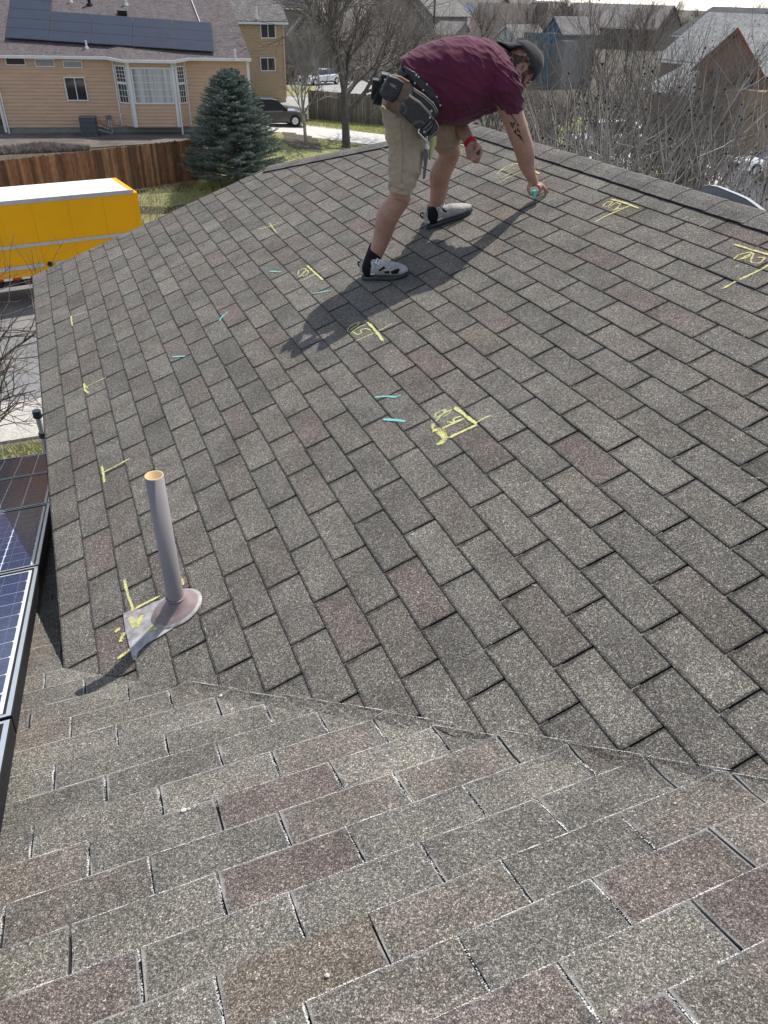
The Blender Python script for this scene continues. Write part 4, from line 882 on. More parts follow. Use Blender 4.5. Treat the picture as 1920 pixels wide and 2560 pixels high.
# utility pole and street sign
P = atG(1079, 165); b = MB(); top = atD(1092, -40, math.hypot(P[0] - CAM[0], P[1] - CAM[1])); b.tube([P, [P[0], P[1], top[2]]], [.17, .13], 8); tag(b.build('utility_pole', mat('dark_pole_wood', (.07, .06, .05), .9, .2, 3)), 'thin dark utility pole rising above the worker\'s back', 'pole')
P = atD(1052, 133, 75); sg = empty('street_sign', (P[0], P[1], -6.5), 'green street name sign just above the worker\'s lower back', 'sign')
M_grn = mat('green_sign_paint', (.01, .20, .12), .5, .05, 4)
MB().tube([[P[0], P[1], -6.5], [P[0], P[1], P[2]]], .04, 6).build('post', M_alu, sg); MB().box(tuple(P + [-.48, -.02, -.02]), tuple(P + [.48, .02, .26])).build('sign_blade', M_grn, sg); MB().box(tuple(P + [-.02, -.42, .27]), tuple(P + [.02, .42, .52])).build('sign_blade', M_grn, sg)
# ================================================================= TREES
def tubesN(name, segs, k, mat_, parent=None):
    """segs: list of (pts K x 3, radii K) all of the same K, grouped; builds k-sided tubes"""
    by = {}
    for p, r in segs: by.setdefault(len(p), []).append((p, r))
    VV, FF = [], []; off = 0
    for K, lst in by.items():
        P = np.array([q[0] for q in lst]); Rr = np.array([q[1] for q in lst]); n = len(P)
        T = np.empty_like(P); T[:, 1:-1] = P[:, 2:] - P[:, :-2]; T[:, 0] = P[:, 1] - P[:, 0]; T[:, -1] = P[:, -1] - P[:, -2]
        T /= np.linalg.norm(T, axis=2, keepdims=True) + 1e-9
        ref = np.where(np.abs(T[:, :1, 2:3]) > .9, np.array([1.0, 0, 0]), np.array([0, 0, 1.0]))
        A = np.cross(T, np.broadcast_to(ref, T.shape)); A /= np.linalg.norm(A, axis=2, keepdims=True) + 1e-9; B = np.cross(T, A)
        an = np.arange(k) * 2 * math.pi / k
        ring = P[:, :, None, :] + Rr[:, :, None, None] * (A[:, :, None, :] * np.cos(an)[None, None, :, None] + B[:, :, None, :] * np.sin(an)[None, None, :, None])
        VV.append(ring.reshape(-1, 3))
        i, s, j = np.meshgrid(np.arange(n), np.arange(K - 1), np.arange(k), indexing='ij'); b0 = off + i * K * k + s * k
        FF.append(np.stack([b0 + j, b0 + (j + 1) % k, b0 + k + (j + 1) % k, b0 + k + j], -1).reshape(-1, 4)); off += n * K * k
    return npmesh(name, np.concatenate(VV), np.concatenate(FF), mat_, parent, smooth=True)
def grow(rg, base, d0, L0, r0, levels, nchild, spread, up, wob=.12, shrink=.62, rsh=.55, K=5, start=.25, droop=0.0):
    out = [[] for _ in range(levels)]; tips = []
    def rec(p, d, L, r, lv):
        pts = [p]; rr = [r]; dd = d / np.linalg.norm(d); q = p
        for i in range(1, K):
            dd = dd + rg.normal(size=3) * wob + np.array([0, 0, up if lv else up * .4]) - np.array([0, 0, droop * lv]); dd /= np.linalg.norm(dd); q = q + dd * L / (K - 1); pts.append(q); rr.append(r * (1 - (.55 if lv < levels - 1 else .8) * i / (K - 1)))
        out[lv].append((np.array(pts), np.array(rr)))
        if lv == levels - 1: tips.append((pts[-1], dd)); return
        nc = nchild[lv]; nc = nc if isinstance(nc, int) else rg.integers(nc[0], nc[1] + 1)
        for c_ in range(nc):
            t = start + (1 - start) * (c_ + rg.random()) / nc; f_ = t * (K - 1); i = min(int(f_), K - 2); pp = pts[i] + (pts[i + 1] - pts[i]) * (f_ - i); rad = rr[i] + (rr[i + 1] - rr[i]) * (f_ - i)
            ax = pts[i + 1] - pts[i]; ax /= np.linalg.norm(ax); v = np.cross(ax, rg.normal(size=3)); v /= np.linalg.norm(v) + 1e-9
            an = spread[lv] * (1 + .3 * rg.normal()); nd = ax * math.cos(an) + v * math.sin(an)
            rec(pp, nd, L * shrink * (1.15 - .45 * t) * (1 + .2 * rg.normal()), min(rad * .85, r * rsh * (1.1 - .3 * t)), lv + 1)
    return rec, out, tips
M_bark = mat('grey_bark', (.17, .15, .13), .9, .2, 2.5, .3, fine=20, col2=(.08, .07, .06)); M_twig = mat('grey_twig', (.24, .21, .18), .9, .2, 2, col2=(.11, .095, .08)); M_twigd = mat('brown_twig', (.16, .125, .10), .9, .2, 2)
M_twigl = mat('silver_twig', (.44, .405, .355), .8, .25, 1.5, col2=(.20, .175, .15))
M_pod = mat('dry_seed_pod', (.045, .032, .028), .9, .2, 10)
def blobs(name, pts, r, mat_, parent):
    oc = np.array([[1, 0, 0], [0, 1, 0], [-1, 0, 0], [0, -1, 0], [0, 0, 1], [0, 0, -1]], float); F8 = np.array([[0, 1, 4], [1, 2, 4], [2, 3, 4], [3, 0, 4], [1, 0, 5], [2, 1, 5], [3, 2, 5], [0, 3, 5]])
    pts = np.array(pts); n = len(pts); rr = r * rng.uniform(.6, 1.3, n); V = pts[:, None] + oc[None] * rr[:, None, None] * rng.uniform(.7, 1.3, (n, 6, 1)); return npmesh(name, V.reshape(-1, 3), (F8[None] + 6 * np.arange(n)[:, None, None]).reshape(-1, 3), mat_, parent)
def tree(name, label, base, stems, levels, nchild, spread, up, seed=1, mats=(M_bark, M_twig), pods=0, group=None, cat='tree', k=(7, 5, 4, 3, 3), parts=True, **kw):
    rg = np.random.default_rng(seed); root = empty(name, base, label, cat, group); allo = [[] for _ in range(levels)]; tips = []
    for (d, L, r) in stems:
        rec, out, tp = grow(rg, None, None, None, None, levels, nchild, spread, up, **kw); rec(np.array(base, float), np.array(d, float), L, r, 0)
        for i in range(levels): allo[i] += out[i]
        tips += tp
    tubesN('trunk', allo[0], 9, mats[0], root)
    if levels > 2: tubesN('limbs', allo[1], 6, mats[0], root)
    tubesN('crown', [s for l in allo[2 if levels > 2 else 1:] for s in l], 3, mats[1], root)
    if pods: idx = rg.choice(len(tips), min(pods, len(tips)), replace=False); blobs('seed_pods', [tips[i][0] for i in idx], .028, M_pod, root)['kind'] = 'stuff'
    return root
# large bare tree between spruce and worker
B0 = atZ(866, 392, -6.75) ; B0[2] = float(G(B0[0], B0[1]))
tree('bare_tree', 'largest bare tree, its thick grey trunk rising left of the worker\'s belt', B0, [((.02, .0, 1), 4.6, .27)], 5, [7, 7, 7, (4, 6)], [.75, .62, .6, .7], .06, 11, start=.34, shrink=.86, rsh=.62, wob=.13)
B1 = atG(766, 369)
tree('slender_tree', 'slender pale-trunked tree on the lawn right of the spruce', B1, [((-.03, 0, 1), 3.8, .11)], 5, [7, 7, 6, (4, 5)], [.55, .6, .6, .7], .10, 5, mats=(M_twigl, M_twigl), start=.35, shrink=.72, rsh=.55, wob=.1)
B2 = atG(722, 210); tree('bush', 'tangled leafless brown bush between the ochre house and the white sedan', B2 + [0, 0, -.3], [((rng.normal() * .6, rng.normal() * .6, 1), 1.7, .05) for _ in range(14)], 4, [6, 6, 5], [.6, .7, .8], .0, 8, mats=(M_twigd, M_twigd), cat='bush', start=.2, shrink=.75)
# fan-shaped bare trees behind the ridge
def fan(name, label, px, py, D, seed, n=8, L=4.6, r=.075, lean=0, zb=None, pods=260, sub=(7, 6, (3, 4)), ang=.30):
    P = atD(px, py, D); P[2] = float(G(P[0], P[1])) if zb is None else zb
    rg = np.random.default_rng(seed); st_ = []
    for i in range(n):
        a = 2 * math.pi * (i + rg.random() * .6) / n; t = ang * rg.uniform(.35, 1.25)
        st_.append(((math.cos(a) * t + lean, math.sin(a) * t * .8, 1), L * rg.uniform(.85, 1.1), r * rg.uniform(.7, 1.1)))
    return tree(name, label, P, st_, 4, list(sub), [.62, .72, .75], .17, seed, mats=(M_bark, M_twigl if D < 25 else M_twig), pods=pods, start=.36, shrink=.72, rsh=.72, wob=.12, K=6)
fan('bare_tree', 'fan-shaped bare tree behind the ridge, between the worker\'s arm and the silver utility vehicle', 1420, 350, 21, 21, n=5, L=4.0, r=.06, pods=150)
fan('bare_tree', 'dense fan-shaped bare tree with seed pods in front of the silver utility vehicle', 1545, 395, 17.5, 22, n=7, L=4.9, r=.10, pods=420)
fan('bare_tree', 'bare tree rising beside the satellite dish, nearest the right edge', 1765, 480, 14.5, 23, n=5, L=4.6, r=.09, lean=.10, pods=300)
fan('bare_tree', 'bare tree behind the others in front of the light grey roof', 1640, 380, 27, 24, n=6, L=5.2, r=.08, pods=200)
fan('bare_tree', 'bare tree partly outside the right edge of the picture', 1990, 470, 17, 25, n=5, L=4.6, r=.07, lean=-.08, pods=200)
fan('bare_tree', 'thin upright bare tree directly behind the worker\'s cap', 1295, 300, 30, 26, n=5, L=4.6, r=.05, pods=0, ang=.28)
fan('bare_tree', 'bare tree across the side street between the worker and the dark blue house', 1240, 215, 44, 27, n=5, L=5.0, r=.08, pods=0)
fan('bare_tree', 'broad bare tree standing behind the fan-shaped trees, left of the brown gable', 1480, 300, 36, 28, n=4, L=5.6, r=.09, pods=120, ang=.4)
fan('bare_tree', 'bare tree in front of the dark garage of the brown gabled house', 1700, 330, 34, 29, n=5, L=5.4, r=.09, pods=120, ang=.38)
for i_, (bx_, by_) in enumerate(((1200, 250), (1290, 290), (1370, 330), (1120, 215))):
    Pb = atG(bx_, by_); tree('bush', ('leafless bush below the worker\'s chest across the street', 'leafless bush just right of the worker\'s reaching forearm', 'leafless bush behind the ridge left of the silver utility vehicle', 'leafless bush behind the worker\'s waist across the street')[i_], Pb, [((rng.normal() * .6, rng.normal() * .6, 1), 1.9, .05) for _ in range(9)], 4, [6, 5, 4], [.6, .7, .8], .02, 60 + i_, mats=(M_twig, M_twig), cat='bush', start=.2, shrink=.72)
# overhanging branches low on the left
P = np.array([-4.9, 12.6, -8.1]); tree('street_tree', 'budding bare tree over the street below the left roof edge', P, [((.18, .03, 1), 3.6, .10), ((.35, .1, 1), 3.9, .08), ((-.2, .1, 1), 3.8, .08)], 5, [7, 6, 5, (2, 3)], [.75, .7, .7, .7], .02, 31, mats=(M_twigd, M_twigd), pods=0, start=.3, shrink=.66, wob=.1)
# spruce
def spruce(base, Ht, Rr, label):
    rg = np.random.default_rng(3); root = empty('blue_spruce', base, label, 'tree'); base = np.array(base, float)
    MB().tube([base, base + [0, 0, Ht * .95]], [.13, .02], 8).build('trunk', M_bark, root)
    segs = []; nd = []
    nb = 420
    for i in range(nb):
        t = (i + rg.random()) / nb; z = Ht * (.04 + .94 * t); a = i * 2.39996 + rg.normal() * .3; rad = Rr * (1 - t) ** .62 * rg.uniform(.86, 1.06) + .12
        if t < .12: rad *= .82 + t * 1.5
        p0 = base + [0, 0, z]; d_ = np.array([math.cos(a), math.sin(a), 0]); pts = [p0 + d_ * rad * s + [0, 0, rad * (-.22 * s + .30 * s * s)] for s in np.linspace(0, 1, 5)]
        segs.append((np.array(pts), np.array([.022, .018, .013, .009, .005])))
        for s in np.linspace(.35, 1, int(4 + rad * 7)):
            f_ = s * 4; j = min(int(f_), 3); q = pts[j] + (pts[j + 1] - pts[j]) * (f_ - j)
            for side in (-1, 1, 0):
                if side == 0 and rg.random() < .5: continue
                la = a + side * .95 + rg.normal() * .2; ln = .40 * (1.15 - s * .55) * (.6 + .5 * rad / Rr) * rg.uniform(.7, 1.2)
                dd = np.array([math.cos(la), math.sin(la), rg.uniform(-.05, .45)])
                nd.append((q, dd / np.linalg.norm(dd), ln))
    tubesN('branches', segs, 3, M_bark, root)
    V = []; n = len(nd); Q = np.array([x[0] for x in nd]); Dd = np.array([x[1] for x in nd]); Ln = np.array([x[2] for x in nd])
    kk = 26; t = np.tile(np.linspace(.0, 1.0, kk), (n, 1)) ; an = rg.uniform(0, 6.28, (n, kk))
    A = np.cross(Dd, [0, 0, 1.0]); A /= np.linalg.norm(A, axis=1, keepdims=True) + 1e-9; B = np.cross(Dd, A)
    c0 = Q[:, None] + Dd[:, None] * (Ln[:, None] * t)[:, :, None]
    rad = A[:, None] * np.cos(an)[:, :, None] + B[:, None] * np.sin(an)[:, :, None]
    tip = c0 + (Dd[:, None] * .6 + rad * .8) * (.075 * (1 - .35 * t))[:, :, None]
    sidev = np.cross(Dd[:, None], rad) * .0075
    Vn = np.stack([c0 - sidev, c0 + sidev, tip], 2).reshape(-1, 3)
    o = npmesh('needles', Vn, np.arange(len(Vn)).reshape(-1, 3), mat('blue_green_needles', (.19, .235, .195), .75, .25, .9, col2=(.08, .12, .095)), root); o['kind'] = 'stuff'
    return root
P = atD(585, 440, 39.3); P[2] = CAM[2] - .197 * 39.3
P = atD(592, 440, 39.3); P[2] = CAM[2] - .194 * 39.3
spruce(P, .194 * 39.3 - .0735 * 39.3 + .1, 2.5, 'dense blue-green spruce at the end of the wooden fence')
P = atG(885, 150); 
def spruce2(): 
    r_ = spruce(P, 5.2, 1.4, 'dark spruce in the distance behind the large bare tree'); return r_
spruce2()
# far bare trees on the skyline, copies of two kinds
protos = [tree('far_tree', 'x', (0, 0, 0), [((0, 0, 1), 6.0, .16)], 4, [9, 7, 5], [.6, .6, .6], .08, 41 + i, mats=(M_twigd, M_twigd), start=.25, shrink=.7, wob=.1, k=3) for i in range(2)]
lab = []
spots = [(px, 190 + 60 * rng.random()) for px in list(range(560, 1960, 52))] + [(px, 120 + 30 * rng.random()) for px in (960, 1210, 1300, 1330, 1420, 1450, 1480, 1530, 1580, 1625)]
for i, (px, D_) in enumerate(spots):
    src = protos[i % 2]; P = atD(px + rng.uniform(-14, 14), 60, D_); z = float(G(P[0], P[1])); s = rng.uniform(.8, 1.15) * (1.0 if D_ > 170 else .85)
    if i < 2: o = src
    else:
        o = src.copy(); C.objects.link(o)
        for ch in list(src.children):
            c2 = ch.copy(); C.objects.link(c2); c2.parent = o
    o.location = (P[0], P[1], z); o.rotation_euler.z = rng.uniform(0, 6.28); o.scale = (s, s, s); o['group'] = 'far bare trees along the skyline'
    o['label'] = 'bare brown tree in the far line of trees along the skyline' if D_ > 170 else 'bare brown tree standing among the far houses in front of the skyline woods'
# far wooded rise
M_wood = mat('far_wood', (.12, .095, .08), .95, .3, .05, col2=(.20, .165, .14), fine=.9)
V, Fc = [], []; n_ = 160
for i in range(n_):
    px = 380 + i * (2000 - 380) / n_; v = ray(px, 40); v = v / math.hypot(v[0], v[1]); h = 1.6 + 2.6 * rng.random() + 1.4 * math.sin(i * .21) + 1.2 * math.sin(i * .07 + 1)
    for D_, hh in ((300, -9.5), (306, -9.0 + h * .6), (314, -8.2 + h), (335, -9.0 + h * .7), (380, -9.5)): V.append((CAM[0] + v[0] * D_, CAM[1] + v[1] * D_, hh))
for i in range(n_ - 1):
    for j in range(4): a = i * 5 + j; Fc.append((a, a + 5, a + 6, a + 1))
tag(mesh('far_woods', V, Fc, M_wood), kind='stuff')
seg = []
for i in range(5000):
    px = rng.uniform(380, 2000); D_ = rng.uniform(290, 330); P = atD(px, 40, D_); z0 = -8.5 + 2 * rng.random(); hh = rng.uniform(1.5, 5.5); d_ = rng.normal(size=2) * .8
    seg.append((np.array([[P[0], P[1], z0], [P[0] + d_[0] * .3, P[1], z0 + hh * .6], [P[0] + d_[0], P[1] + d_[1], z0 + hh]]), np.array([.12, .08, .03])))
tag(tubesN('far_wood_twigs', seg, 3, M_twigd), kind='stuff')
# ================================================================= THINGS ON OUR ROOF
# vent pipe with its flashing
P0 = onA(445, 1525, 0); pv = empty('vent_pipe', P0, 'weathered grey plumbing vent pipe with a metal flashing standing on the shingles', 'pipe')
M_pipe = mat('weathered_pvc', (.30, .275, .275), .6, .04, 3, .0, col2=(.27, .25, .25)); M_pipein = mat('pipe_inside', (.62, .47, .26), .6, .06, 20)
up = np.array([0, 0, 1.0]); ro_, ri_ = .0335, .0285
def ring(c, r, n=32, ax=None):
    a = np.arange(n) * 2 * math.pi / n; return [np.array(c) + np.array([r * math.cos(t), r * math.sin(t), 0]) for t in a]
b = MB(); n = 32; zt = .645
V = ring(P0 - up * .05, ro_) + ring(P0 + up * zt, ro_) + ring(P0 + up * zt, ri_) + ring(P0 + up * (zt - .4), ri_)
Fc = [(i, (i + 1) % n, n + (i + 1) % n, n + i) for i in range(n)] + [(n + i, n + (i + 1) % n, 2 * n + (i + 1) % n, 2 * n + i) for i in range(n)] + [(2 * n + i, 2 * n + (i + 1) % n, 3 * n + (i + 1) % n, 3 * n + i) for i in range(n)] + [tuple(3 * n + i for i in range(n))]
mesh('pipe', V, Fc, None, pv, True, [M_pipe, M_pipein], [0] * n + [1] * (2 * n + 1))
M_flash = mat('weathered_galvanised', (.46, .44, .43), .6, .15, 9, .15, metal=.1, col2=(.30, .275, .27), fine=30); M_boot = mat('neoprene_boot', (.33, .25, .24), .8, .12, 15, .2, col2=(.20, .16, .16))
q_ = [(308, 1533), (320, 1528), (352, 1522), (385, 1505), (400, 1500), (425, 1484), (470, 1489), (488, 1505), (487, 1520), (468, 1545), (430, 1572), (398, 1592), (368, 1608), (345, 1630), (340, 1650), (332, 1650), (322, 1610), (312, 1570)]
tp = [onA(*p, .0105) for p in q_]; bt = [onA(*p, .006) for p in q_]; m_ = len(q_)
mesh('flashing', tp + bt, [tuple(range(m_ - 1, -1, -1))] + [(i, (i + 1) % m_, m_ + (i + 1) % m_, m_ + i) for i in range(m_)], M_flash, pv)
xa = np.array([ct, 0, st]); ya = np.array([0, 1.0, 0])
prof = [(.100, .0108), (.096, .016), (.088, .018), (.080, .026), (.070, .030), (.060, .034), (.050, .050), (.042, .060), (.0365, .070), (.0335, .070)]
V = []; n = 36
for r, h in prof:
    k = min(1, max(0, (h - .018) / .03))
    for i in range(n):
        t = 2 * math.pi * i / n; c = np.array([math.cos(t), math.sin(t)]) * r
        q = P0 + xa * c[0] * (1.12 if r > .05 else 1) + ya * c[1] + NA * h * (1 - k) + up * h * k * 1.0; V.append(q)
Fc = [(j * n + i, j * n + (i + 1) % n, (j + 1) * n + (i + 1) % n, (j + 1) * n + i) for j in range(len(prof) - 1) for i in range(n)]
mesh('boot', V, Fc, None, pv, True, [M_flash, M_boot], [0 if j < 2 else 1 for j in range(len(prof) - 1) for i in range(n)])
b = MB(); b.tube([P0 + up * .072 + np.array([math.cos(t), math.sin(t), 0]) * .0365 for t in np.linspace(0, 2 * math.pi, 33)], .0042, 6, caps=False); b.build('collar', M_boot, pv, True)
b = MB()
for p in ((316, 1543), (322, 1598), (336, 1641)): c = onA(*p, .0105); b.tube([c, c + NA * .002], .004, 8)
b.build('nail_head', M_flash, pv)['kind'] = 'stuff'
# solar array on the lower slope
M_cell = None
def cell_mat():
    m, nt, bs = newmat('polycrystalline_cells'); g = N(nt, 'ShaderNodeNewGeometry')
    v = N(nt, 'ShaderNodeTexVoronoi'); v.inputs['Scale'].default_value = 60; mp = N(nt, 'ShaderNodeMapping'); mp.inputs[3].default_value = (1, 1, 1); nt.links.new(g.outputs['Position'], mp.inputs[0]); nt.links.new(mp.outputs[0], v.inputs['Vector'])
    c = ramp(nt, N_sep(nt, v.outputs['Color']), [(0, (.008, .016, .062)), (1, (.018, .038, .125))])
    nt.links.new(c, bs.inputs['Base Color']); bs.inputs['Roughness'].default_value = .16; bs.inputs['Specular IOR Level'].default_value = .28; return m
M_cell = cell_mat(); M_line = mat('white_backsheet', (.66, .69, .74), .2, .03, 5, spec=.6); M_frame = mat('black_anodised_frame', (.012, .012, .014), .6, .1, 8); M_silver = mat('silver_frame', (.55, .57, .60), .3, .05, 10, metal=.7); M_bus = mat('busbar', (.16, .18, .22), .3, .05, 5)
HP = .14
def PBs(x, s, h): return PB(x, s, h)      # slope coordinate s grows up the slope
ends = [(-.02, -1.125), (-1.145, -2.795), (-2.815, -4.32), (-4.34, -5.62), (-5.64, -6.80)]
desc = ['blue solar panel at the bottom left corner, nearest the camera', 'blue solar panel second from the camera at the left edge', 'solar panel with a brown reflection, beside the shadowed roof edge', 'dark brown-reflecting solar panel, fourth from the camera', 'farthest solar panel, pale grey with sky reflection']
for col_ in range(2):
    for k, (s1, s0) in enumerate(ends):
        if k == 0: s1 = s0 + 1.65
        xr = -2.005 - col_ * 1.02; xl = xr - 1.0
        root = empty('photovoltaic_module', PBs((xl + xr) / 2, (s0 + s1) / 2, HP), ((desc[k] if col_ == 0 else 'solar panel of the left column, mostly outside the frame, number %s row from the camera' % ('first', 'second', 'third', 'fourth', 'fifth')[k]).replace('number ', '')), 'solar panel', 'solar panels on the lower roof slope')
        for (a, c_) in (((xl, s0), (xr, s0 + .03)), ((xl, s1 - .03), (xr, s1)), ((xl, s0 + .03), (xl + .03, s1 - .03)), ((xr - .03, s0 + .03), (xr, s1 - .03))):
            bb = MB(); fr_ = lambda q: PBs(q[0], q[1], q[2]); bb.box((a[0], a[1], HP - .065), (c_[0], c_[1], HP), fr_); bb.build('frame', M_frame, root)
        for (a, c_) in (((xl + .004, s0 + .004), (xr - .004, s0 + .020)), ((xl + .004, s1 - .020), (xr - .004, s1 - .004)), ((xl + .004, s0 + .020), (xl + .020, s1 - .020)), ((xr - .020, s0 + .020), (xr - .004, s1 - .020))):
            bb = MB(); bb.box((a[0], a[1], HP + .0002), (c_[0], c_[1], HP + .0012), lambda q: PBs(q[0], q[1], q[2])); bb.build('frame_face', M_silver, root)
        gl_ = mesh('glass', [PBs(xl + .03, s0 + .03, HP - .006), PBs(xr - .03, s0 + .03, HP - .006), PBs(xr - .03, s1 - .03, HP - .006), PBs(xl + .03, s1 - .03, HP - .006)], [(0, 1, 2, 3)], M_line, root)
        nx, ny = 6, 10; mx = .038; Wc = (1.0 - 2 * mx - .012) / nx; Lc = (s1 - s0 - 2 * mx - .012) / ny
        for i in range(nx):
            for j in range(ny):
                xa_ = xl + mx + .006 + i * Wc + .003; xb_ = xa_ + Wc - .006; sa_ = s0 + mx + .006 + j * Lc + .003; sb_ = sa_ + Lc - .006; c = .008
                pts = [(xa_ + c, sa_), (xb_ - c, sa_), (xb_, sa_ + c), (xb_, sb_ - c), (xb_ - c, sb_), (xa_ + c, sb_), (xa_, sb_ - c), (xa_, sa_ + c)]
                mesh('cell', [PBs(x, s, HP - .005) for x, s in pts], [tuple(range(8))], M_cell, gl_)
        bb = MB()
        for i in range(nx):
            for q in (.25, .75):
                x = xl + mx + .006 + (i + q) * Wc; bb.add([PBs(x - .0007, s0 + mx, HP - .0042), PBs(x + .0007, s0 + mx, HP - .0042), PBs(x + .0007, s1 - mx, HP - .0042), PBs(x - .0007, s1 - mx, HP - .0042)], [(0, 1, 2, 3)])
        bb.build('busbars', M_bus, gl_)['kind'] = 'stuff'
rk = empty('panel_rack', PBs(-2.5, -3, 0), 'dark mounting rails under the solar panels', 'rail')
for s in (-.5, -1.5, -2.4, -3.2, -4.0, -4.9, -5.9):
    MB().box((-4.2, s - .02, .04), (-2.03, s + .02, HP - .045), lambda q: PBs(*q)).build('rail', M_frame, rk)
    for x in (-2.2, -3.2): MB().box((x - .02, s - .03, .0), (x + .02, s + .03, .04), lambda q: PBs(*q)).build('foot', M_frame, rk)
# ladder beyond the lower eave
M_cap = mat('blue_black_plastic', (.035, .045, .06), .5, .1, 8); M_lad = mat('brushed_aluminium', (.52, .53, .54), .4, .08, 10, metal=.6)
lt = atY(93, 1036, 5.75); lb = atY(116, 1132, 5.75 + .0); dirn = (lb - lt); dirn[1] += .16; dirn /= np.linalg.norm(dirn)
Lr = .03
ld = empty('ladder', (lt[0], 8.0, -8.2), 'top of a telescopic aluminium ladder with blue-black caps leaning behind the left roof edge', 'ladder')
foot = lt + dirn * ((lt[2] + 8.2) / -dirn[2]); Lw = .42
for sx, nm in ((0, 0), (Lw, 1)):
    o3 = np.array([sx, 0, 0]); MB().tube([lt + o3, foot + o3], .028, 12).build('rail', M_lad, ld)
    MB().tube([lt + o3 + [0, 0, -.03], lt + o3 + [0, 0, .045]], [.046, .042], 12).build('end_cap', M_cap, ld)
for k in range(20):
    p = lt + dirn * (.01 + k * .30)
    if p[2] < -8.1: break
    MB().box(tuple(p + [0.02, -.02, -.014]), tuple(p + [Lw, .02, .014])).build('rung', M_lad, ld)
    for sx in (0, Lw): MB().tube([p + [sx, 0, -.03], p + [sx, 0, .03]], .041, 12).build('collar', M_cap, ld)
# satellite dish behind the ridge: only the rim shows
M_dish = mat('grey_dish_paint', (.36, .38, .41), .5, .05, 6)
pts2 = [(1738, 482), (1744, 474), (1756, 466), (1772, 463), (1790, 466), (1815, 476), (1840, 486), (1862, 496), (1882, 510), (1900, 524), (1922, 543), (1940, 562)]
XD = 2.42
def atX(px, py, X): v = ray(px, py); return CAM + v * ((X - CAM[0]) / v[0])
rim = [atX(px + 2, py, XD) for px, py in pts2]; c0 = sum(rim) / len(rim) - np.array([0, 0, .28])
ds = empty('satellite_dish', c0 - [0, 0, .3], 'grey rounded rim of a satellite dish showing above the ridge at the right', 'dish')
low = [p + (c0 - p) * np.array([0, 1, 1]) * 2 for p in rim[::-1]][1:-1]
loop = rim + low; m_ = len(loop)
V = []; 
for s, dx in ((1.0, 0), (1.0, .03), (.97, .035), (.72, .09), (.35, .125)):
    V += [c0 + (p - c0) * s + np.array([dx, 0, 0]) for p in loop]
V2 = [c0 + (p - c0) * .955 + np.array([.004, 0, 0]) for p in loop]
Fc = [(j * m_ + i, j * m_ + (i + 1) % m_, (j + 1) * m_ + (i + 1) % m_, (j + 1) * m_ + i) for j in range(4) for i in range(m_)]
nb_ = len(V); V += V2 + [c0 + (p - c0) * .7 + np.array([.055, 0, 0]) for p in loop] + [c0 + np.array([.095, 0, 0])]
Fc += [(i, (i + 1) % m_, nb_ + (i + 1) % m_, nb_ + i) for i in range(m_)] + [(nb_ + i, nb_ + (i + 1) % m_, nb_ + m_ + (i + 1) % m_, nb_ + m_ + i) for i in range(m_)] + [(nb_ + m_ + i, nb_ + m_ + (i + 1) % m_, nb_ + 2 * m_) for i in range(m_)] + [tuple(4 * m_ + i for i in range(m_))]
mesh('reflector', V, Fc, M_dish, ds, True)
zr_ = zR - (c0[0] + .12 - XR) * tt
MB().tube([c0 + [.12, 0, 0], c0 + [.2, 0, -.1], [c0[0] + .22, c0[1], zr_ - .05]], .02, 8).build('mast', M_dish, ds)
MB().tube([c0 + [.12, 0, -.15], c0 + [-.1, 0, -.30], c0 + [-.12, 0, -.2]], .012, 6).build('feed_arm', M_dish, ds)
# ================================================================= CHALK
M_yc = ribbon_mat('yellow_chalk', (.72, .69, .30), .58, 300, .95, 40, .85); M_tc = ribbon_mat('teal_chalk', (.26, .66, .62), .57, 300, .95, 40, .85); M_wc = ribbon_mat('white_scratch', (.62, .61, .58), .60, 420, .95, 40); M_ycf = ribbon_mat('faint_yellow_chalk', (.72, .70, .28), .66, 300, .95, 40)
def chalk(label, strokes, mt_, ox=0, oy=0, sc_=1.0, group=None, name='chalk_mark', cat='chalk mark', h=.0092):
    st_ = []
    for w_, pts in strokes:
        P_ = [onA(ox + x / sc_, oy + y / sc_, h + rng.uniform(0, .0003)) for x, y in pts]
        # smooth the polyline a little
        Q = [P_[0]]
        for a, c_, d_ in zip(P_[:-2], P_[1:-1], P_[2:]): Q += [a * .15 + c_ * .85, c_ * .85 + d_ * .15]
        Q.append(P_[-1]); st_.append((Q, w_))
    o = ribbons(name, st_, NA, mt_, None); tag(o, label, cat, group); return o
T_, m_w, n_w = .017, .0095, .0075
c4 = dict(ox=640, oy=640, sc_=2.514)
chalk('yellow chalk mark like 26 with a cross, left of the rear shoe', [(T_, [(322, 60), (370, 105), (420, 150)]), (m_w, [(280, 158), (340, 130), (400, 100), (447, 78)]), (m_w, [(262, 118), (268, 92), (300, 76), (318, 84), (300, 108), (270, 125)]), (m_w, [(275, 132), (300, 100), (325, 88), (330, 108), (305, 128), (290, 122)])], M_yc, **c4)
chalk('yellow chalk Q2 with a cross, half inside the worker\'s shadow', [(T_ * 1.1, [(700, 415), (740, 455), (800, 535)]), (m_w, [(855, 425), (800, 455), (760, 475)]), (m_w, [(740, 485), (690, 505), (625, 535)]), (m_w, [(572, 472), (585, 445), (620, 422), (650, 415), (640, 435), (605, 455), (575, 478)]), (n_w, [(600, 480), (640, 450), (690, 430)]), (m_w, [(610, 478), (640, 494), (665, 485), (655, 465), (690, 455), (720, 465)])], M_yc, **c4)
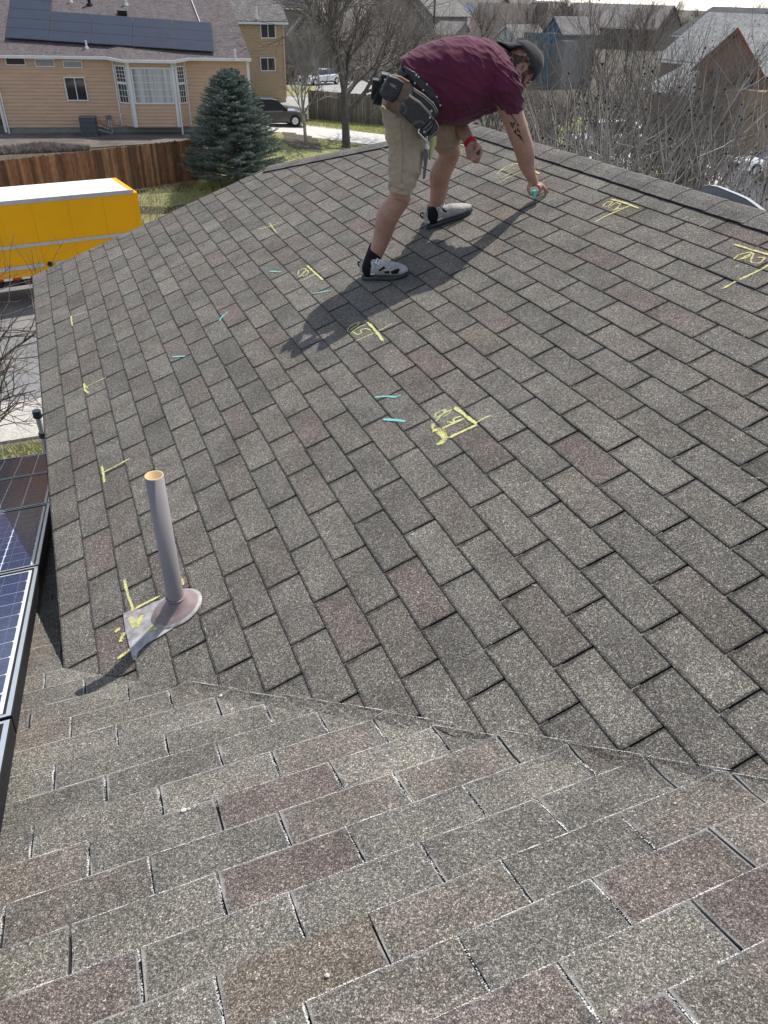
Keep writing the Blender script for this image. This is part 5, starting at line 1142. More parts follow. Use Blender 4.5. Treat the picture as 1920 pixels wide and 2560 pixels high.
chalk('large yellow chalk R1 with a boxed corner in the middle of the slope', [(T_ * 1.3, [(1250, 950), (1300, 990), (1385, 1055)]), (m_w * 1.2, [(1480, 1000), (1430, 1020), (1385, 1045)]), (T_ * 1.3, [(1390, 1060), (1320, 1090), (1215, 1140)]), (T_, [(1165, 1085), (1230, 1055), (1310, 1020)]), (m_w * 1.3, [(1200, 1040), (1250, 1050), (1240, 1022), (1290, 1005)]), (m_w, [(1120, 1012), (1135, 985), (1170, 970), (1195, 965), (1170, 995), (1130, 1018)]), (m_w, [(1130, 1040), (1165, 1000), (1230, 960), (1215, 985), (1180, 1010)])], M_yc, **c4)
chalk('faint yellow chalk smear below the large R1', [(.05, [(1110, 1095), (1150, 1090), (1200, 1150)]), (.03, [(1108, 1085), (1115, 1050)]), (.035, [(1135, 1185), (1200, 1150)])], M_ycf, **c4)
g_ = 'short teal chalk dashes on the slope'
chalk('short teal chalk dash left of the yellow 26 mark', [(.014, [(80, 95), (155, 98)])], M_tc, group=g_, **c4)
chalk('teal chalk dash just below the yellow 26 mark', [(.014, [(360, 235), (400, 228), (468, 215)])], M_tc, group=g_, **c4)
chalk('teal chalk dash with a raised tail, upper of the pair left of the large R1', [(.013, [(745, 887), (830, 880), (880, 887)]), (.014, [(850, 890), (912, 874)])], M_tc, group=g_, **c4)
chalk('thick teal chalk dash, lower of the pair left of the large R1', [(.02, [(800, 1026), (850, 1028), (940, 1038)])], M_tc, group=g_, **c4)
c6 = dict(ox=80, oy=600, sc_=2.44)
chalk('diagonal teal chalk tick on the left half of the slope', [(.016, [(1140, 493), (1165, 462), (1198, 437)])], M_tc, group=g_, **c6)
chalk('level teal chalk dash farthest to the left', [(.014, [(855, 712), (895, 710), (937, 708)])], M_tc, group=g_, **c6)
chalk('teal chalk dash between the worker\'s feet', [(.013, [(735, 1148), (782, 1140)])], M_tc, group=g_, ox=860, oy=80, sc_=2.9625)
chalk('yellow chalk corner farthest up the left roof edge', [(n_w, [(232, 470), (280, 455), (325, 437)]), (T_, [(238, 462), (241, 495), (247, 522)])], M_yc, **c6)
chalk('yellow chalk arrow pointing left near the left roof edge', [(m_w, [(450, 838), (400, 862), (320, 900)]), (T_, [(318, 873), (322, 915), (345, 934)]), (m_w, [(320, 885), (342, 905)])], M_yc, **c6)
c1 = dict(ox=0, oy=1100, sc_=2.765)
chalk('yellow chalk corner just above and left of the vent pipe', [(m_w * 1.2, [(895, 128), (800, 180), (712, 225)]), (T_, [(705, 180), (715, 240), (722, 292)])], M_yc, **c1)
chalk('yellow chalk corner at the foot of the vent pipe', [(T_ * .9, [(860, 965), (880, 1060), (918, 1165)]), (T_, [(905, 1178), (1000, 1130), (1110, 1075)])], M_yc, **c1)
chalk('faint yellow chalk arc right of the vent pipe foot', [(.02, [(1235, 930), (1260, 975), (1268, 1005)])], M_ycf, **c1)
chalk('yellow chalk smudges left of the pipe flashing', [(.03, [(795, 1325), (830, 1300)]), (.025, [(868, 1325), (848, 1350), (830, 1395)]), (.025, [(810, 1512), (900, 1450)])], M_ycf, **c1)
chalk('yellow chalk rubbed over the metal flashing', [(.04, [(900, 1225), (940, 1300), (985, 1210)]), (.04, [(915, 1290), (960, 1240)]), (.03, [(1020, 1335), (1060, 1280), (1085, 1250)]), (.03, [(1035, 1310), (1085, 1300)])], M_ycf, h=.0125, **c1)
chalk('yellow chalk corner with a cross, high on the left half of the slope', [(m_w, [(648, 573), (675, 566), (706, 554)]), (m_w, [(674, 557), (681, 568), (692, 582)])], M_yc)
c5 = dict(ox=1200, oy=300, sc_=2.304)
chalk('yellow chalk Q2 with a bracket right of the worker\'s hand', [(T_, [(755, 455), (830, 475), (915, 508)]), (T_ * .8, [(665, 585), (740, 545), (860, 495)]), (m_w, [(705, 497), (730, 472), (765, 468), (745, 492), (712, 503)]), (m_w, [(740, 505), (780, 475), (812, 482), (790, 505), (768, 522), (800, 500)]), (m_w, [(755, 520), (790, 512), (830, 505)])], M_yc, **c5)
chalk('yellow chalk R3 with a bracket at the right edge of the picture', [(T_ * .9, [(1465, 715), (1560, 745), (1700, 785)]), (T_ * .9, [(1400, 970), (1480, 925), (1600, 870), (1690, 820)]), (m_w, [(1460, 802), (1490, 775), (1570, 757), (1545, 790), (1480, 806)]), (m_w, [(1500, 800), (1580, 760), (1555, 818), (1610, 826), (1645, 792), (1600, 790)]), (n_w, [(1470, 848), (1490, 835)])], M_yc, **c5)
c3 = dict(ox=1240, oy=0, sc_=2.44)
chalk('yellow chalk A-shaped lettering with long strokes behind the worker\'s forearm', [(m_w, [(5, 1062), (50, 1022), (100, 1000), (150, 997)]), (m_w, [(20, 1040), (70, 1030), (105, 1003)]), (m_w, [(30, 1085), (90, 1055), (150, 1028)]), (m_w, [(10, 1118), (80, 1080), (165, 1045)]), (T_, [(238, 1043), (264, 1060)])], M_yc, **c3)
chalk('yellow chalk stroke between the worker\'s knee and his fist', [(m_w, [(845, 828), (880, 836), (915, 848)])], M_yc, ox=860, oy=80, sc_=2.9625)
chalk('yellow chalk stroke right of the worker\'s forward calf', [(m_w, [(798, 952), (842, 932)])], M_yc, ox=860, oy=80, sc_=2.9625)
chalk('thin white scratches on the shingles right of the worker\'s hand', [(.006, [(380, 468), (440, 445)]), (.005, [(525, 625), (575, 602)]), (.005, [(1058, 530), (1085, 512)]), (.006, [(1165, 572), (1200, 553)]), (.006, [(1210, 575), (1250, 565)]), (.008, [(1265, 612), (1305, 588)]), (.004, [(870, 470), (910, 472)])], M_wc, group=None, name='scratches', cat='scratches', **c5)
# pebbles and specks of debris
M_peb = mat('pale_pebble', (.62, .59, .53), .9, .2, 40)
def pebble(px, py, r, label, plane='B'):
    c = (onB if plane == 'B' else onA)(px, py, .009 + r * .4); bm = bmesh.new(); bmesh.ops.create_icosphere(bm, subdivisions=1, radius=r)
    for v in bm.verts: v.co = Vector([v.co.x * rng.uniform(.7, 1.25), v.co.y * rng.uniform(.6, 1.0), v.co.z * .6]) + Vector(c)
    me = bpy.data.meshes.new('pebble'); bm.to_mesh(me); bm.free(); me.materials.append(M_peb); o = bpy.data.objects.new('pebble', me); C.objects.link(o); tag(o, label, 'pebble')
pebble(460, 2026, .009, 'largest pale pebble on the lower slope, left of centre'); pebble(472, 2023, .005, 'tiny pale chip touching the largest pebble'); pebble(817, 2438, .006, 'small pale pebble near the bottom centre of the picture')
pebble(552, 1739, .008, 'pale pebble lying on the valley line below the vent pipe'); pebble(1688, 2008, .004, 'small dark-sided chip on the reddish shingle at the right')
st_ = []
for _ in range(170):
    px, py = rng.uniform(100, 1900), rng.uniform(560, 1650); p = onA(px, py, .0098)
    if p[0] < XE or p[1] > YR - .1 or p[0] + p[1] > 5.9 or p[0] > 1.7 or p[0] + p[1] < KV + .05: continue
    d_ = rng.normal(size=2) * .006; st_.append(([p, p + ya * d_[0] + xa * d_[1]], rng.uniform(.002, .006)))
o = ribbons('pale_specks', st_, NA, M_wc, None); tag(o, kind='stuff')
# ================================================================= THE WORKER
iR, iU, iT = MR[0].copy(), MR[1].copy(), MR[2].copy()
LAT = np.array([.38, .925, 0.0])
def s_at(P): return float(-(MR[2] @ (P - CAM))) / F          # metres per picture pixel at P
def P3(px, py, y): return atY(px, py, y)
def img(P, dx, dy, dt=0.0): s = s_at(P); return P + iR * dx * s - iU * dy * s + iT * dt
class Sol:
    def __init__(s): s.b = MB()
    def loft(s, rings, n=28):
        V = []; 
        for c_, A_, B_, e in rings:
            for i in range(n):
                t = 2 * math.pi * i / n; x, y = math.cos(t), math.sin(t); r = (abs(x) ** e + abs(y) ** e) ** (-1 / e)
                V.append(c_ + A_ * x * r + B_ * y * r)
        m = len(rings); Fc = [(j * n + i, j * n + (i + 1) % n, (j + 1) * n + (i + 1) % n, (j + 1) * n + i) for j in range(m - 1) for i in range(n)]
        Fc += [tuple(range(n - 1, -1, -1)), tuple((m - 1) * n + i for i in range(n))]; s.b.add(V, Fc); return s
    def tube(s, pts, rad, k=14):
        pts = [np.array(p, float) for p in pts]; rad = list(rad) if hasattr(rad, '__len__') else [rad] * len(pts)
        # resample smoothly, rounded ends
        Q, Rr = [], []
        for i in range(len(pts) - 1):
            p0 = pts[max(i - 1, 0)]; p1 = pts[i]; p2 = pts[i + 1]; p3 = pts[min(i + 2, len(pts) - 1)]
            for t in np.linspace(0, 1, 6)[:-1]:
                Q.append(.5 * ((2 * p1) + (p2 - p0) * t + (2 * p0 - 5 * p1 + 4 * p2 - p3) * t * t + (3 * p1 - p0 - 3 * p2 + p3) * t ** 3)); Rr.append(rad[i] + (rad[i + 1] - rad[i]) * t)
        Q.append(pts[-1]); Rr.append(rad[-1])
        d0 = Q[0] - Q[1]; d0 /= np.linalg.norm(d0); d1 = Q[-1] - Q[-2]; d1 /= np.linalg.norm(d1)
        Q = [Q[0] + d0 * Rr[0] * .75, Q[0] + d0 * Rr[0] * .45] + Q + [Q[-1] + d1 * Rr[-1] * .45, Q[-1] + d1 * Rr[-1] * .75]; Rr = [Rr[0] * .35, Rr[0] * .8] + Rr + [Rr[-1] * .8, Rr[-1] * .35]
        s.b.tube(Q, Rr, k); return s
    def ell(s, c_, A_, B_, C_, n=20):
        rings = []
        for j in range(1, n): t = math.pi * j / n; rings.append((c_ + C_ * -math.cos(t), A_ * math.sin(t), B_ * math.sin(t), 2.0))
        return s.loft(rings, 24)
    def done(s, name, m, parent, vox=.006, smooth=2, noise=None, keep=False):
        o = mesh(name, s.b.v, s.b.f, m)
        md = o.modifiers.new('r', 'REMESH'); md.mode = 'VOXEL'; md.voxel_size = vox; md.use_smooth_shade = True
        ms = o.modifiers.new('s', 'SMOOTH'); ms.factor = .5; ms.iterations = smooth
        dg = bpy.context.evaluated_depsgraph_get(); me = bpy.data.meshes.new_from_object(o.evaluated_get(dg)); old = o.data
        o.modifiers.clear(); o.data = me; me.name = name; bpy.data.meshes.remove(old)
        if not me.materials: me.materials.append(m)
        if noise is not None:
            nv = len(me.vertices); co = np.empty(nv * 3, np.float32); no = np.empty(nv * 3, np.float32); me.vertices.foreach_get('co', co); me.vertices.foreach_get('normal', no)
            co = co.reshape(-1, 3); no = no.reshape(-1, 3); co = co + no * noise(co)[:, None]; me.vertices.foreach_set('co', co.astype(np.float32).ravel()); me.update()
        me.polygons.foreach_set('use_smooth', np.ones(len(me.polygons), dtype=bool))
        setp(o, parent); return o
def ring(tp, bt, y, b, e=2.3, lat=LAT, grow=0.0):
    """ring whose silhouette runs between two picture points; lateral half-width b"""
    c_ = P3((tp[0] + bt[0]) / 2, (tp[1] + bt[1]) / 2, y); s = s_at(c_); ev = (iR * (tp[0] - bt[0]) - iU * (tp[1] - bt[1])) * s / 2; L = np.linalg.norm(ev); eh = ev / L
    lp = b * abs((lat - iT * (lat @ iT)) @ eh); a = math.sqrt(max(L * L - lp * lp, (.55 * L) ** 2)); A_ = eh - lat * (eh @ lat); k = np.linalg.norm(A_); A_ /= k
    a = min(a / max(.6, A_ @ eh), L * 1.25)
    return (c_, A_ * (a + grow), lat * (b + grow), e)
def fbm(co, f, seed=0):
    from mathutils import noise as mn
    return np.array([mn.noise(Vector((float(a[0]) * f[0] + seed, float(a[1]) * f[1], float(a[2]) * f[2]))) for a in co])
def skinmat(name, c1, c2):
    m, nt, b = newmat(name); g = N(nt, 'ShaderNodeNewGeometry')
    n1 = N(nt, 'ShaderNodeTexNoise'); n1.inputs['Scale'].default_value = 9; n1.inputs['Detail'].default_value = 5; nt.links.new(g.outputs['Position'], n1.inputs['Vector'])
    n2 = N(nt, 'ShaderNodeTexNoise'); n2.inputs['Scale'].default_value = 160; n2.inputs['Detail'].default_value = 3; nt.links.new(g.outputs['Position'], n2.inputs['Vector'])
    o_ = mixc(nt, 'MULTIPLY', .6, ramp(nt, n1.outputs[0], [(.3, c2), (.7, c1)]), ramp(nt, n2.outputs[0], [(.35, .72), (.65, 1.15)]))
    nt.links.new(o_, b.inputs['Base Color']); b.inputs['Roughness'].default_value = .5; b.inputs['Specular IOR Level'].default_value = .35
    b.inputs['Subsurface Weight'].default_value = .12; b.inputs['Subsurface Radius'].default_value = (.012, .005, .003); b.inputs['Subsurface Scale'].default_value = 1
    bp = N(nt, 'ShaderNodeBump'); bp.inputs['Strength'].default_value = .25; bp.inputs['Distance'].default_value = .002; nt.links.new(n2.outputs[0], bp.inputs['Height']); nt.links.new(bp.outputs[0], b.inputs['Normal']); return m
M_skin = skinmat('tanned_skin', (.45, .265, .19), (.34, .18, .125))
def clothmat(name, c, c2, rough=.85, wv=900, bump=.2):
    m, nt, b = newmat(name); g = N(nt, 'ShaderNodeNewGeometry')
    n1 = N(nt, 'ShaderNodeTexNoise'); n1.inputs['Scale'].default_value = 6; n1.inputs['Detail'].default_value = 5; nt.links.new(g.outputs['Position'], n1.inputs['Vector'])
    n2 = N(nt, 'ShaderNodeTexNoise'); n2.inputs['Scale'].default_value = 40; n2.inputs['Detail'].default_value = 5; nt.links.new(g.outputs['Position'], n2.inputs['Vector'])
    o_ = mixc(nt, 'MULTIPLY', .5, ramp(nt, n1.outputs[0], [(.3, c2), (.7, c)]), ramp(nt, n2.outputs[0], [(.3, .75), (.7, 1.15)])); nt.links.new(o_, b.inputs['Base Color'])
    b.inputs['Roughness'].default_value = rough; b.inputs['Specular IOR Level'].default_value = .2; b.inputs['Sheen Weight'].default_value = .15
    bp = N(nt, 'ShaderNodeBump'); bp.inputs['Strength'].default_value = bump; bp.inputs['Distance'].default_value = .006; nt.links.new(n2.outputs[0], bp.inputs['Height']); nt.links.new(bp.outputs[0], b.inputs['Normal']); return m
M_shirt = clothmat('maroon_cotton', (.105, .016, .042), (.075, .011, .030)); M_short = clothmat('khaki_cotton', (.40, .31, .215), (.31, .235, .16)); M_sock = clothmat('black_sock', (.010, .010, .011), (.006, .006, .007)); M_sock.node_tree.nodes['Principled BSDF'].inputs['Sheen Weight'].default_value = 0
M_cap = clothmat('faded_black_cap', (.045, .043, .042), (.016, .016, .019)); M_hair = mat('dark_brown_hair', (.085, .052, .036), .7, .3, 60); M_leather = mat('worn_black_leather', (.040, .038, .040), .55, .3, 6, .25, col2=(.018, .017, .018), fine=60, spec=.4)
M_brl = mat('brown_leather', (.22, .11, .06), .7, .2, 8, .2); M_stitch = mat('pale_stitching', (.34, .31, .27), .8, .1, 20); M_rivet = mat('steel_rivet', (.65, .65, .66), .3, .05, 5, metal=.9); M_band = mat('red_wristband', (.45, .015, .03), .6, .15, 30)
M_lime = clothmat('yellow_green_rag', (.50, .50, .24), (.38, .38, .18)); M_shoe = mat('grey_mesh_upper', (.46, .45, .42), .8, .12, 12, .3, col2=(.30, .29, .27), fine=140); M_sole = mat('dark_ribbed_sole', (.05, .055, .06), .8, .2, 8); M_lace = mat('white_lace', (.68, .67, .64), .8, .06, 20)
fR, fL2 = onA(912, 695, .002), onA(1066, 572, .002)
man = empty('person', (fR + fL2) / 2, 'man in a maroon T-shirt, khaki shorts and backward black cap bending to chalk the shingles', 'person')
# joints
aR, kR, hR = P3(938, 640, 2.40), P3(1000, 488, 2.34), P3(1018, 290, 2.44)
aL, kL, hL = P3(1087, 533, 2.72), P3(1122, 385, 2.58), P3(1060, 280, 2.66)
body = Sol()
body.loft([ring((975, 200), (1040, 290), 2.52, .15, grow=-.01), ring((1003, 172), (1085, 300), 2.52, .16, grow=-.015), ring((1060, 140), (1120, 296), 2.48, .17, grow=-.015), ring((1110, 122), (1160, 286), 2.45, .175, grow=-.015),
           ring((1165, 114), (1200, 272), 2.44, .18, grow=-.015), ring((1215, 118), (1240, 262), 2.44, .185, grow=-.015), ring((1255, 135), (1272, 240), 2.45, .16, grow=-.015), ring((1278, 150), (1290, 205), 2.46, .08)])
for hip, kn, an_, r0 in ((hR, kR, aR, .095), (hL, kL, aL, .09)):
    sh = kn + (an_ - kn) * .32 - np.array([.026, .0, 0]) * 1.0
    md_ = P3(1019, 372, 2.42) if hip is hR else hip + (kn - hip) * .5
    body.tube([hip, md_, kn + [0, 0, .03], kn - [0, 0, .02], sh, kn + (an_ - kn) * .62 - [.008, 0, 0], an_, an_ + (an_ - kn) * .12], [r0 - .01, .074, .066, .062, .071, .058, .043, .043])
# right arm
shR_ = P3(1258, 205, 2.27)
armR = [shR_, P3(1274, 262, 2.26), P3(1280, 284, 2.26), P3(1296, 331, 2.27), P3(1311, 376, 2.29), P3(1317, 411, 2.31), P3(1327, 440, 2.32), P3(1334, 456, 2.33)]
body.tube(armR, [.085, .070, .067, .063, .060, .050, .032, .030], 18)
# left arm
armL = [P3(1235, 190, 2.60), P3(1190, 235, 2.66), P3(1145, 276, 2.66), P3(1150, 312, 2.55), P3(1166, 340, 2.45), P3(1178, 361, 2.40)]
body.tube(armL, [.075, .06, .052, .050, .040, .030], 16)
# neck and head
hc = P3(1304, 165, 2.42); K_ = iR * .84 + iU * .54; Fw = iR * .50 - iU * .86 - iT * .06; Fw = Fw - K_ * (Fw @ K_); Fw /= np.linalg.norm(Fw); Sd = np.cross(K_, Fw); Sd = Sd if Sd @ iT > 0 else -Sd
body.tube([P3(1262, 180, 2.46), P3(1282, 172, 2.45), hc - K_ * .05 - Fw * .02], [.075, .062, .058])
body.ell(hc + K_ * .006 - Fw * .012, Sd * .076, Fw * .096, K_ * .098)
body.ell(hc - K_ * .052 + Fw * .028, Sd * .058, Fw * .062, K_ * .072)      # jaw
body.ell(hc - K_ * .108 + Fw * .068, Sd * .024, Fw * .022, K_ * .020)      # chin
body.ell(hc - K_ * .022 + Fw * .098, Sd * .014, Fw * .020, K_ * .030).ell(hc - K_ * .040 + Fw * .106, Sd * .019, Fw * .017, K_ * .014)   # nose
body.ell(hc + K_ * .020 + Fw * .078, Sd * .055, Fw * .016, K_ * .014)      # brow
body.ell(hc - K_ * .072 + Fw * .088, Sd * .024, Fw * .010, K_ * .010)      # lips
for sg in (1, -1):
    body.ell(hc - K_ * .030 + Fw * .060 + Sd * .036 * sg, Sd * .026, Fw * .024, K_ * .024)   # cheek
    ec = hc + K_ * .010 + Fw * .006 + Sd * .086 * sg     # ear: rim, lobe
    body.tube([ec - K_ * .030 + Fw * .006, ec - K_ * .016 - Fw * .010 + Sd * .006 * sg, ec + K_ * .010 - Fw * .018 + Sd * .010 * sg, ec + K_ * .030 - Fw * .006 + Sd * .010 * sg, ec + K_ * .026 + Fw * .010 + Sd * .004 * sg, ec + K_ * .004 + Fw * .014], [.0095, .008, .008, .008, .0075, .0075], 8)
    body.ell(ec - Sd * .008 * sg, Fw * .015, K_ * .028, Sd * .008)
# right hand: palm, four fingers spread down to the roof, thumb opposite holding the chalk
w0 = P3(1334, 457, 2.33)
kn_ = [P3(1346, 465, 2.285), P3(1351, 464, 2.315), P3(1354, 463, 2.345), P3(1352, 462, 2.375)]
body.loft([(w0 - iU * -.01, iR * .030, LAT * .022, 2.2), (w0 * .5 + (kn_[1] + kn_[2]) * .25, iR * .030 + iU * .004, LAT * .042, 2.4), ((kn_[1] + kn_[2]) / 2, iR * .016 + iU * .01, LAT * .048, 2.4)], 16)
f_ = [[kn_[0], P3(1352, 474, 2.28), P3(1347, 484, 2.28), P3(1341, 489, 2.285)], [kn_[1], P3(1362, 473, 2.31), P3(1364, 484, 2.315), P3(1361, 492, 2.315)],
      [kn_[2], P3(1365, 472, 2.345), P3(1369, 482, 2.35), P3(1367, 490, 2.35)], [kn_[3], P3(1362, 470, 2.38), P3(1366, 478, 2.385), P3(1365, 485, 2.385)]]
for q, r in zip(f_, (.0098, .0100, .0095, .0085)): body.tube(q, [r * 1.1, r, r * .95, r * .82], 10)
body.tube([w0 + iR * -.012, P3(1322, 466, 2.29), P3(1322, 478, 2.275), P3(1329, 487, 2.275)], [.017, .0135, .0115, .0095], 10)
# left fist
fc = P3(1183, 382, 2.38); wl_ = armL[-1]
body.loft([(wl_, iR * .026, LAT * .020, 2.2), (img(fc, -6, -12), iR * .036, LAT * .030, 2.4), (img(fc, -4, 6), iR * .034, LAT * .036, 2.5), (img(fc, -2, 18), iR * .024, LAT * .030, 2.4)], 16)
for k in range(4):
    o_ = -iT * (.004 + .019 * k) + iT * .032; a = [(10, -14), (19, 0), (14, 15), (2, 12), (3, 1)]; sc_ = 1 - .05 * k
    body.tube([img(fc, x * sc_, y_ * sc_ + k * 1.5) + o_ for x, y_ in a], [.0115, .0108, .0105, .010, .009], 10)
body.tube([img(fc, -6, -18) + iT * .02, img(fc, 4, -16) + iT * .036, img(fc, 9, -6) + iT * .040, img(fc, 7, 2) + iT * .038], [.014, .0125, .0115, .0095], 10)
body_o = body.done('body', M_skin, man, .0046, 3)
def bvh(*obs):
    V, P_ = [], []
    for o in obs:
        n = len(V); mw = o.matrix_world if False else None
        V += [tuple(v.co) for v in o.data.vertices]; P_ += [tuple(i + n for i in p.vertices) for p in o.data.polygons]
    return BVHTree.FromPolygons([Vector(v) for v in V], P_)
# ---- shirt
def folds(co):
    a = fbm(co, (5, 9, 16)); b_ = fbm(co, (22, 14, 30), 7); d_ = np.sin((co[:, 0] * 16 + co[:, 2] * 34 + a * 5.5)); low = np.clip((1.26 - co[:, 2]) / .25, 0, 1)
    q = co[:, 0] * .5 + co[:, 2]; rg1 = (1 - np.abs(fbm(np.stack([co[:, 0] * .5 - co[:, 2] * .35, co[:, 1], q], 1), (5, 7, 17), 3))) ** 5; rg2 = (1 - np.abs(fbm(np.stack([co[:, 0], co[:, 1], co[:, 2] + co[:, 0] * .8], 1), (9, 9, 26), 11))) ** 6
    sh = np.clip((co[:, 0] - .75) / .25, 0, 1); return .006 * a + .0025 * b_ + .010 * rg1 * (.5 + .5 * low) + .008 * rg2 * (.35 + .65 * sh) + .004 * d_ * low - .006
sh_ = Sol()
sh_.loft([ring((1003, 158), (1092, 306), 2.52, .185, grow=.004), ring((1030, 142), (1108, 306), 2.50, .19), ring((1060, 129), (1128, 303), 2.48, .195), ring((1110, 112), (1165, 293), 2.45, .195),
          ring((1165, 104), (1205, 279), 2.44, .198), ring((1215, 107), (1243, 269), 2.44, .205), ring((1252, 122), (1270, 250), 2.45, .185), ring((1276, 137), (1288, 218), 2.46, .115), ring((1288, 147), (1293, 192), 2.45, .068)])
sh_.tube([P3(1243, 185, 2.32), P3(1262, 215, 2.27), P3(1272, 246, 2.26), P3(1278, 268, 2.26)], [.10, .098, .085, .074], 20)
sh_.tube([P3(1240, 175, 2.60), P3(1222, 200, 2.66), P3(1195, 232, 2.67)], [.09, .085, .078], 16)
shirt = sh_.done('t_shirt', M_shirt, man, .006, 14, noise=folds)
# ---- shorts
def folds2(co):
    a = fbm(co, (8, 8, 6)); d_ = np.sin(co[:, 2] * 62 + a * 7 + co[:, 0] * 12); rg1 = (1 - np.abs(fbm(co, (9, 9, 15), 5))) ** 5; return .008 * rg1 - .003 + .005 * a + .0040 * d_ * np.clip(a + .6, 0, 1) + .0015 * fbm(co, (30, 30, 40), 3)
so_ = Sol()
so_.loft([ring((1008, 172), (1086, 292), 2.52, .170), ring((965, 215), (1080, 300), 2.53, .175), ring((955, 255), (1085, 320), 2.53, .165)])
so_.loft([ring((953, 262), (1072, 322), 2.43, .115, 2.2), ring((962, 310), (1068, 345), 2.41, .115, 2.2), ring((968, 360), (1064, 378), 2.39, .10, 2.2), ring((974, 410), (1054, 416), 2.36, .098, 2.2), ring((972, 452), (1038, 462), 2.34, .088, 2.2), ring((972, 474), (1026, 487), 2.335, .080, 2.2)])
so_.loft([ring((1020, 270), (1120, 262), 2.64, .10, 2.2), ring((1055, 305), (1140, 290), 2.62, .10, 2.2), ring((1075, 340), (1150, 325), 2.60, .095, 2.2), ring((1088, 376), (1152, 358), 2.585, .085, 2.2)])
shorts = so_.done('shorts', M_short, man, .006, 10, noise=folds2)
hemR = ring((972, 470), (1028, 483), 2.336, .083, 2.2); 
# ---- cap
cp = Sol(); cc = P3(1309, 155, 2.42)
V, Fc = [], []; n = 28
for j in range(9):
    t = j / 8 * math.pi / 2; rr_ = math.cos(t) if j else 1.0; h = .112 * math.sin(t) ** .85 if j else 0
    for i in range(n):
        a = 2 * math.pi * i / n; V.append(cc - K_ * .006 + Fw * .116 * rr_ * math.cos(a) + Sd * .096 * rr_ * math.sin(a) + K_ * h * (1 + .10 * math.cos(a)))
Fc = [(j * n + i, j * n + (i + 1) % n, (j + 1) * n + (i + 1) % n, (j + 1) * n + i) for j in range(8) for i in range(n)] + [tuple(8 * n + i for i in range(n))]
crown = mesh('cap', V, Fc, M_cap, man, True); md = crown.modifiers.new('t', 'SOLIDIFY'); md.thickness = .003
V, Fc = [], []; nb_ = 13; Bd_ = -iR * .95 + iU * .10; Bd_ = Bd_ - Sd * (Bd_ @ Sd); Bd_ /= np.linalg.norm(Bd_)
for j in range(5):
    for i in range(nb_):
        a = math.pi * (.5 + .5 * 0) ; u = -1 + 2 * i / (nb_ - 1); ln = .115 * math.sqrt(max(0, 1 - .6 * u * u)) * j / 4
        V.append(cc - K_ * .004 - Fw * (.108 * math.sqrt(max(0.05, 1 - (u * .86) ** 2))) + Bd_ * ln + Sd * .084 * u + K_ * .006 - iU * (.030 * u * u * j / 4))
Fc = [(j * nb_ + i, j * nb_ + i + 1, (j + 1) * nb_ + i + 1, (j + 1) * nb_ + i) for j in range(4) for i in range(nb_ - 1)]
brim = mesh('brim', V, Fc, M_cap, crown, True); md = brim.modifiers.new('t', 'SOLIDIFY'); md.thickness = .004
# hair, stubble, brow and eye laid on the head
bt_ = bvh(body_o)
def lay(name, polys, tree_, mt_, parent, off=.0012, thick=0.0, sub=.006, kind=None, raw=False):
    """polygons given in picture coordinates, laid on a surface and lifted off by a small distance"""
    V, Fc = [], []
    for poly in polys:
        xs = [p[0] for p in poly]; ys = [p[1] for p in poly]; cell = max(1.2, sub * 427)
        pol = poly
        sg = sum(pol[i][0] * pol[(i + 1) % len(pol)][1] - pol[(i + 1) % len(pol)][0] * pol[i][1] for i in range(len(pol)))
        for ix in range(int(min(xs) // cell), int(max(xs) // cell) + 1):
            for iy in range(int(min(ys) // cell), int(max(ys) // cell) + 1):
                q = clip(list(pol), (-1, 0), -ix * cell); q = q and clip(q, (1, 0), (ix + 1) * cell); q = q and clip(q, (0, -1), -iy * cell); q = q and clip(q, (0, 1), (iy + 1) * cell)
                if not q or len(q) < 3: continue
                pts = []
                for x, y_ in q:
                    v = ray(x, y_); v /= np.linalg.norm(v); h_ = tree_.ray_cast(Vector(CAM), Vector(v))
                    if h_[0] is None: pts = None; break
                    pts.append(np.array(h_[0]) + np.array(h_[1]) * off * (1 if Vector(v).dot(h_[1]) < 0 else -1))
                if pts is None: continue
                if max(np.linalg.norm(pts[0] - p) for p in pts) > .06: continue
                n0 = len(V); V += pts; Fc.append(tuple(range(n0, n0 + len(pts))) if sg < 0 else tuple(range(n0 + len(pts) - 1, n0 - 1, -1)))
    if not V: return None
    o = mesh(name, V, Fc, mt_, parent, True)
    bm = bmesh.new(); bm.from_mesh(o.data); bmesh.ops.remove_doubles(bm, verts=bm.verts, dist=.0008); bmesh.ops.recalc_face_normals(bm, faces=bm.faces); bm.to_mesh(o.data); bm.free()
    if thick:
        # make sure normals look towards the camera before thickening
        o.data.update(); s_ = sum(p.area * (p.normal @ (Vector(CAM) - p.center)) for p in o.data.polygons)
        if s_ < 0: o.data.flip_normals()
        md = o.modifiers.new('t', 'SOLIDIFY'); md.thickness = thick; md.offset = 1
    return o
def cr(ox, oy, s, pts): return [(ox + x / s, oy + y / s) for x, y in pts]
h_ = lambda pts: cr(1200, 80, 8.295, pts)
lay('hair', [h_([(690, 440), (800, 490), (930, 500), (1015, 600), (990, 650), (930, 615), (850, 620), (790, 680), (735, 640), (700, 560)]), h_([(1000, 680), (1050, 700), (1115, 840), (1075, 850), (1010, 800), (985, 760)])], bt_, M_hair, man, .003)
M_stub = mat('stubble', (.11, .065, .048), .7, .2, 120)
lay('beard', [h_([(945, 800), (1000, 790), (1095, 850), (1040, 880), (960, 900), (935, 985), (890, 1085), (845, 1115), (775, 1000), (820, 925), (880, 850)])], bt_, M_stub, man, .0012)
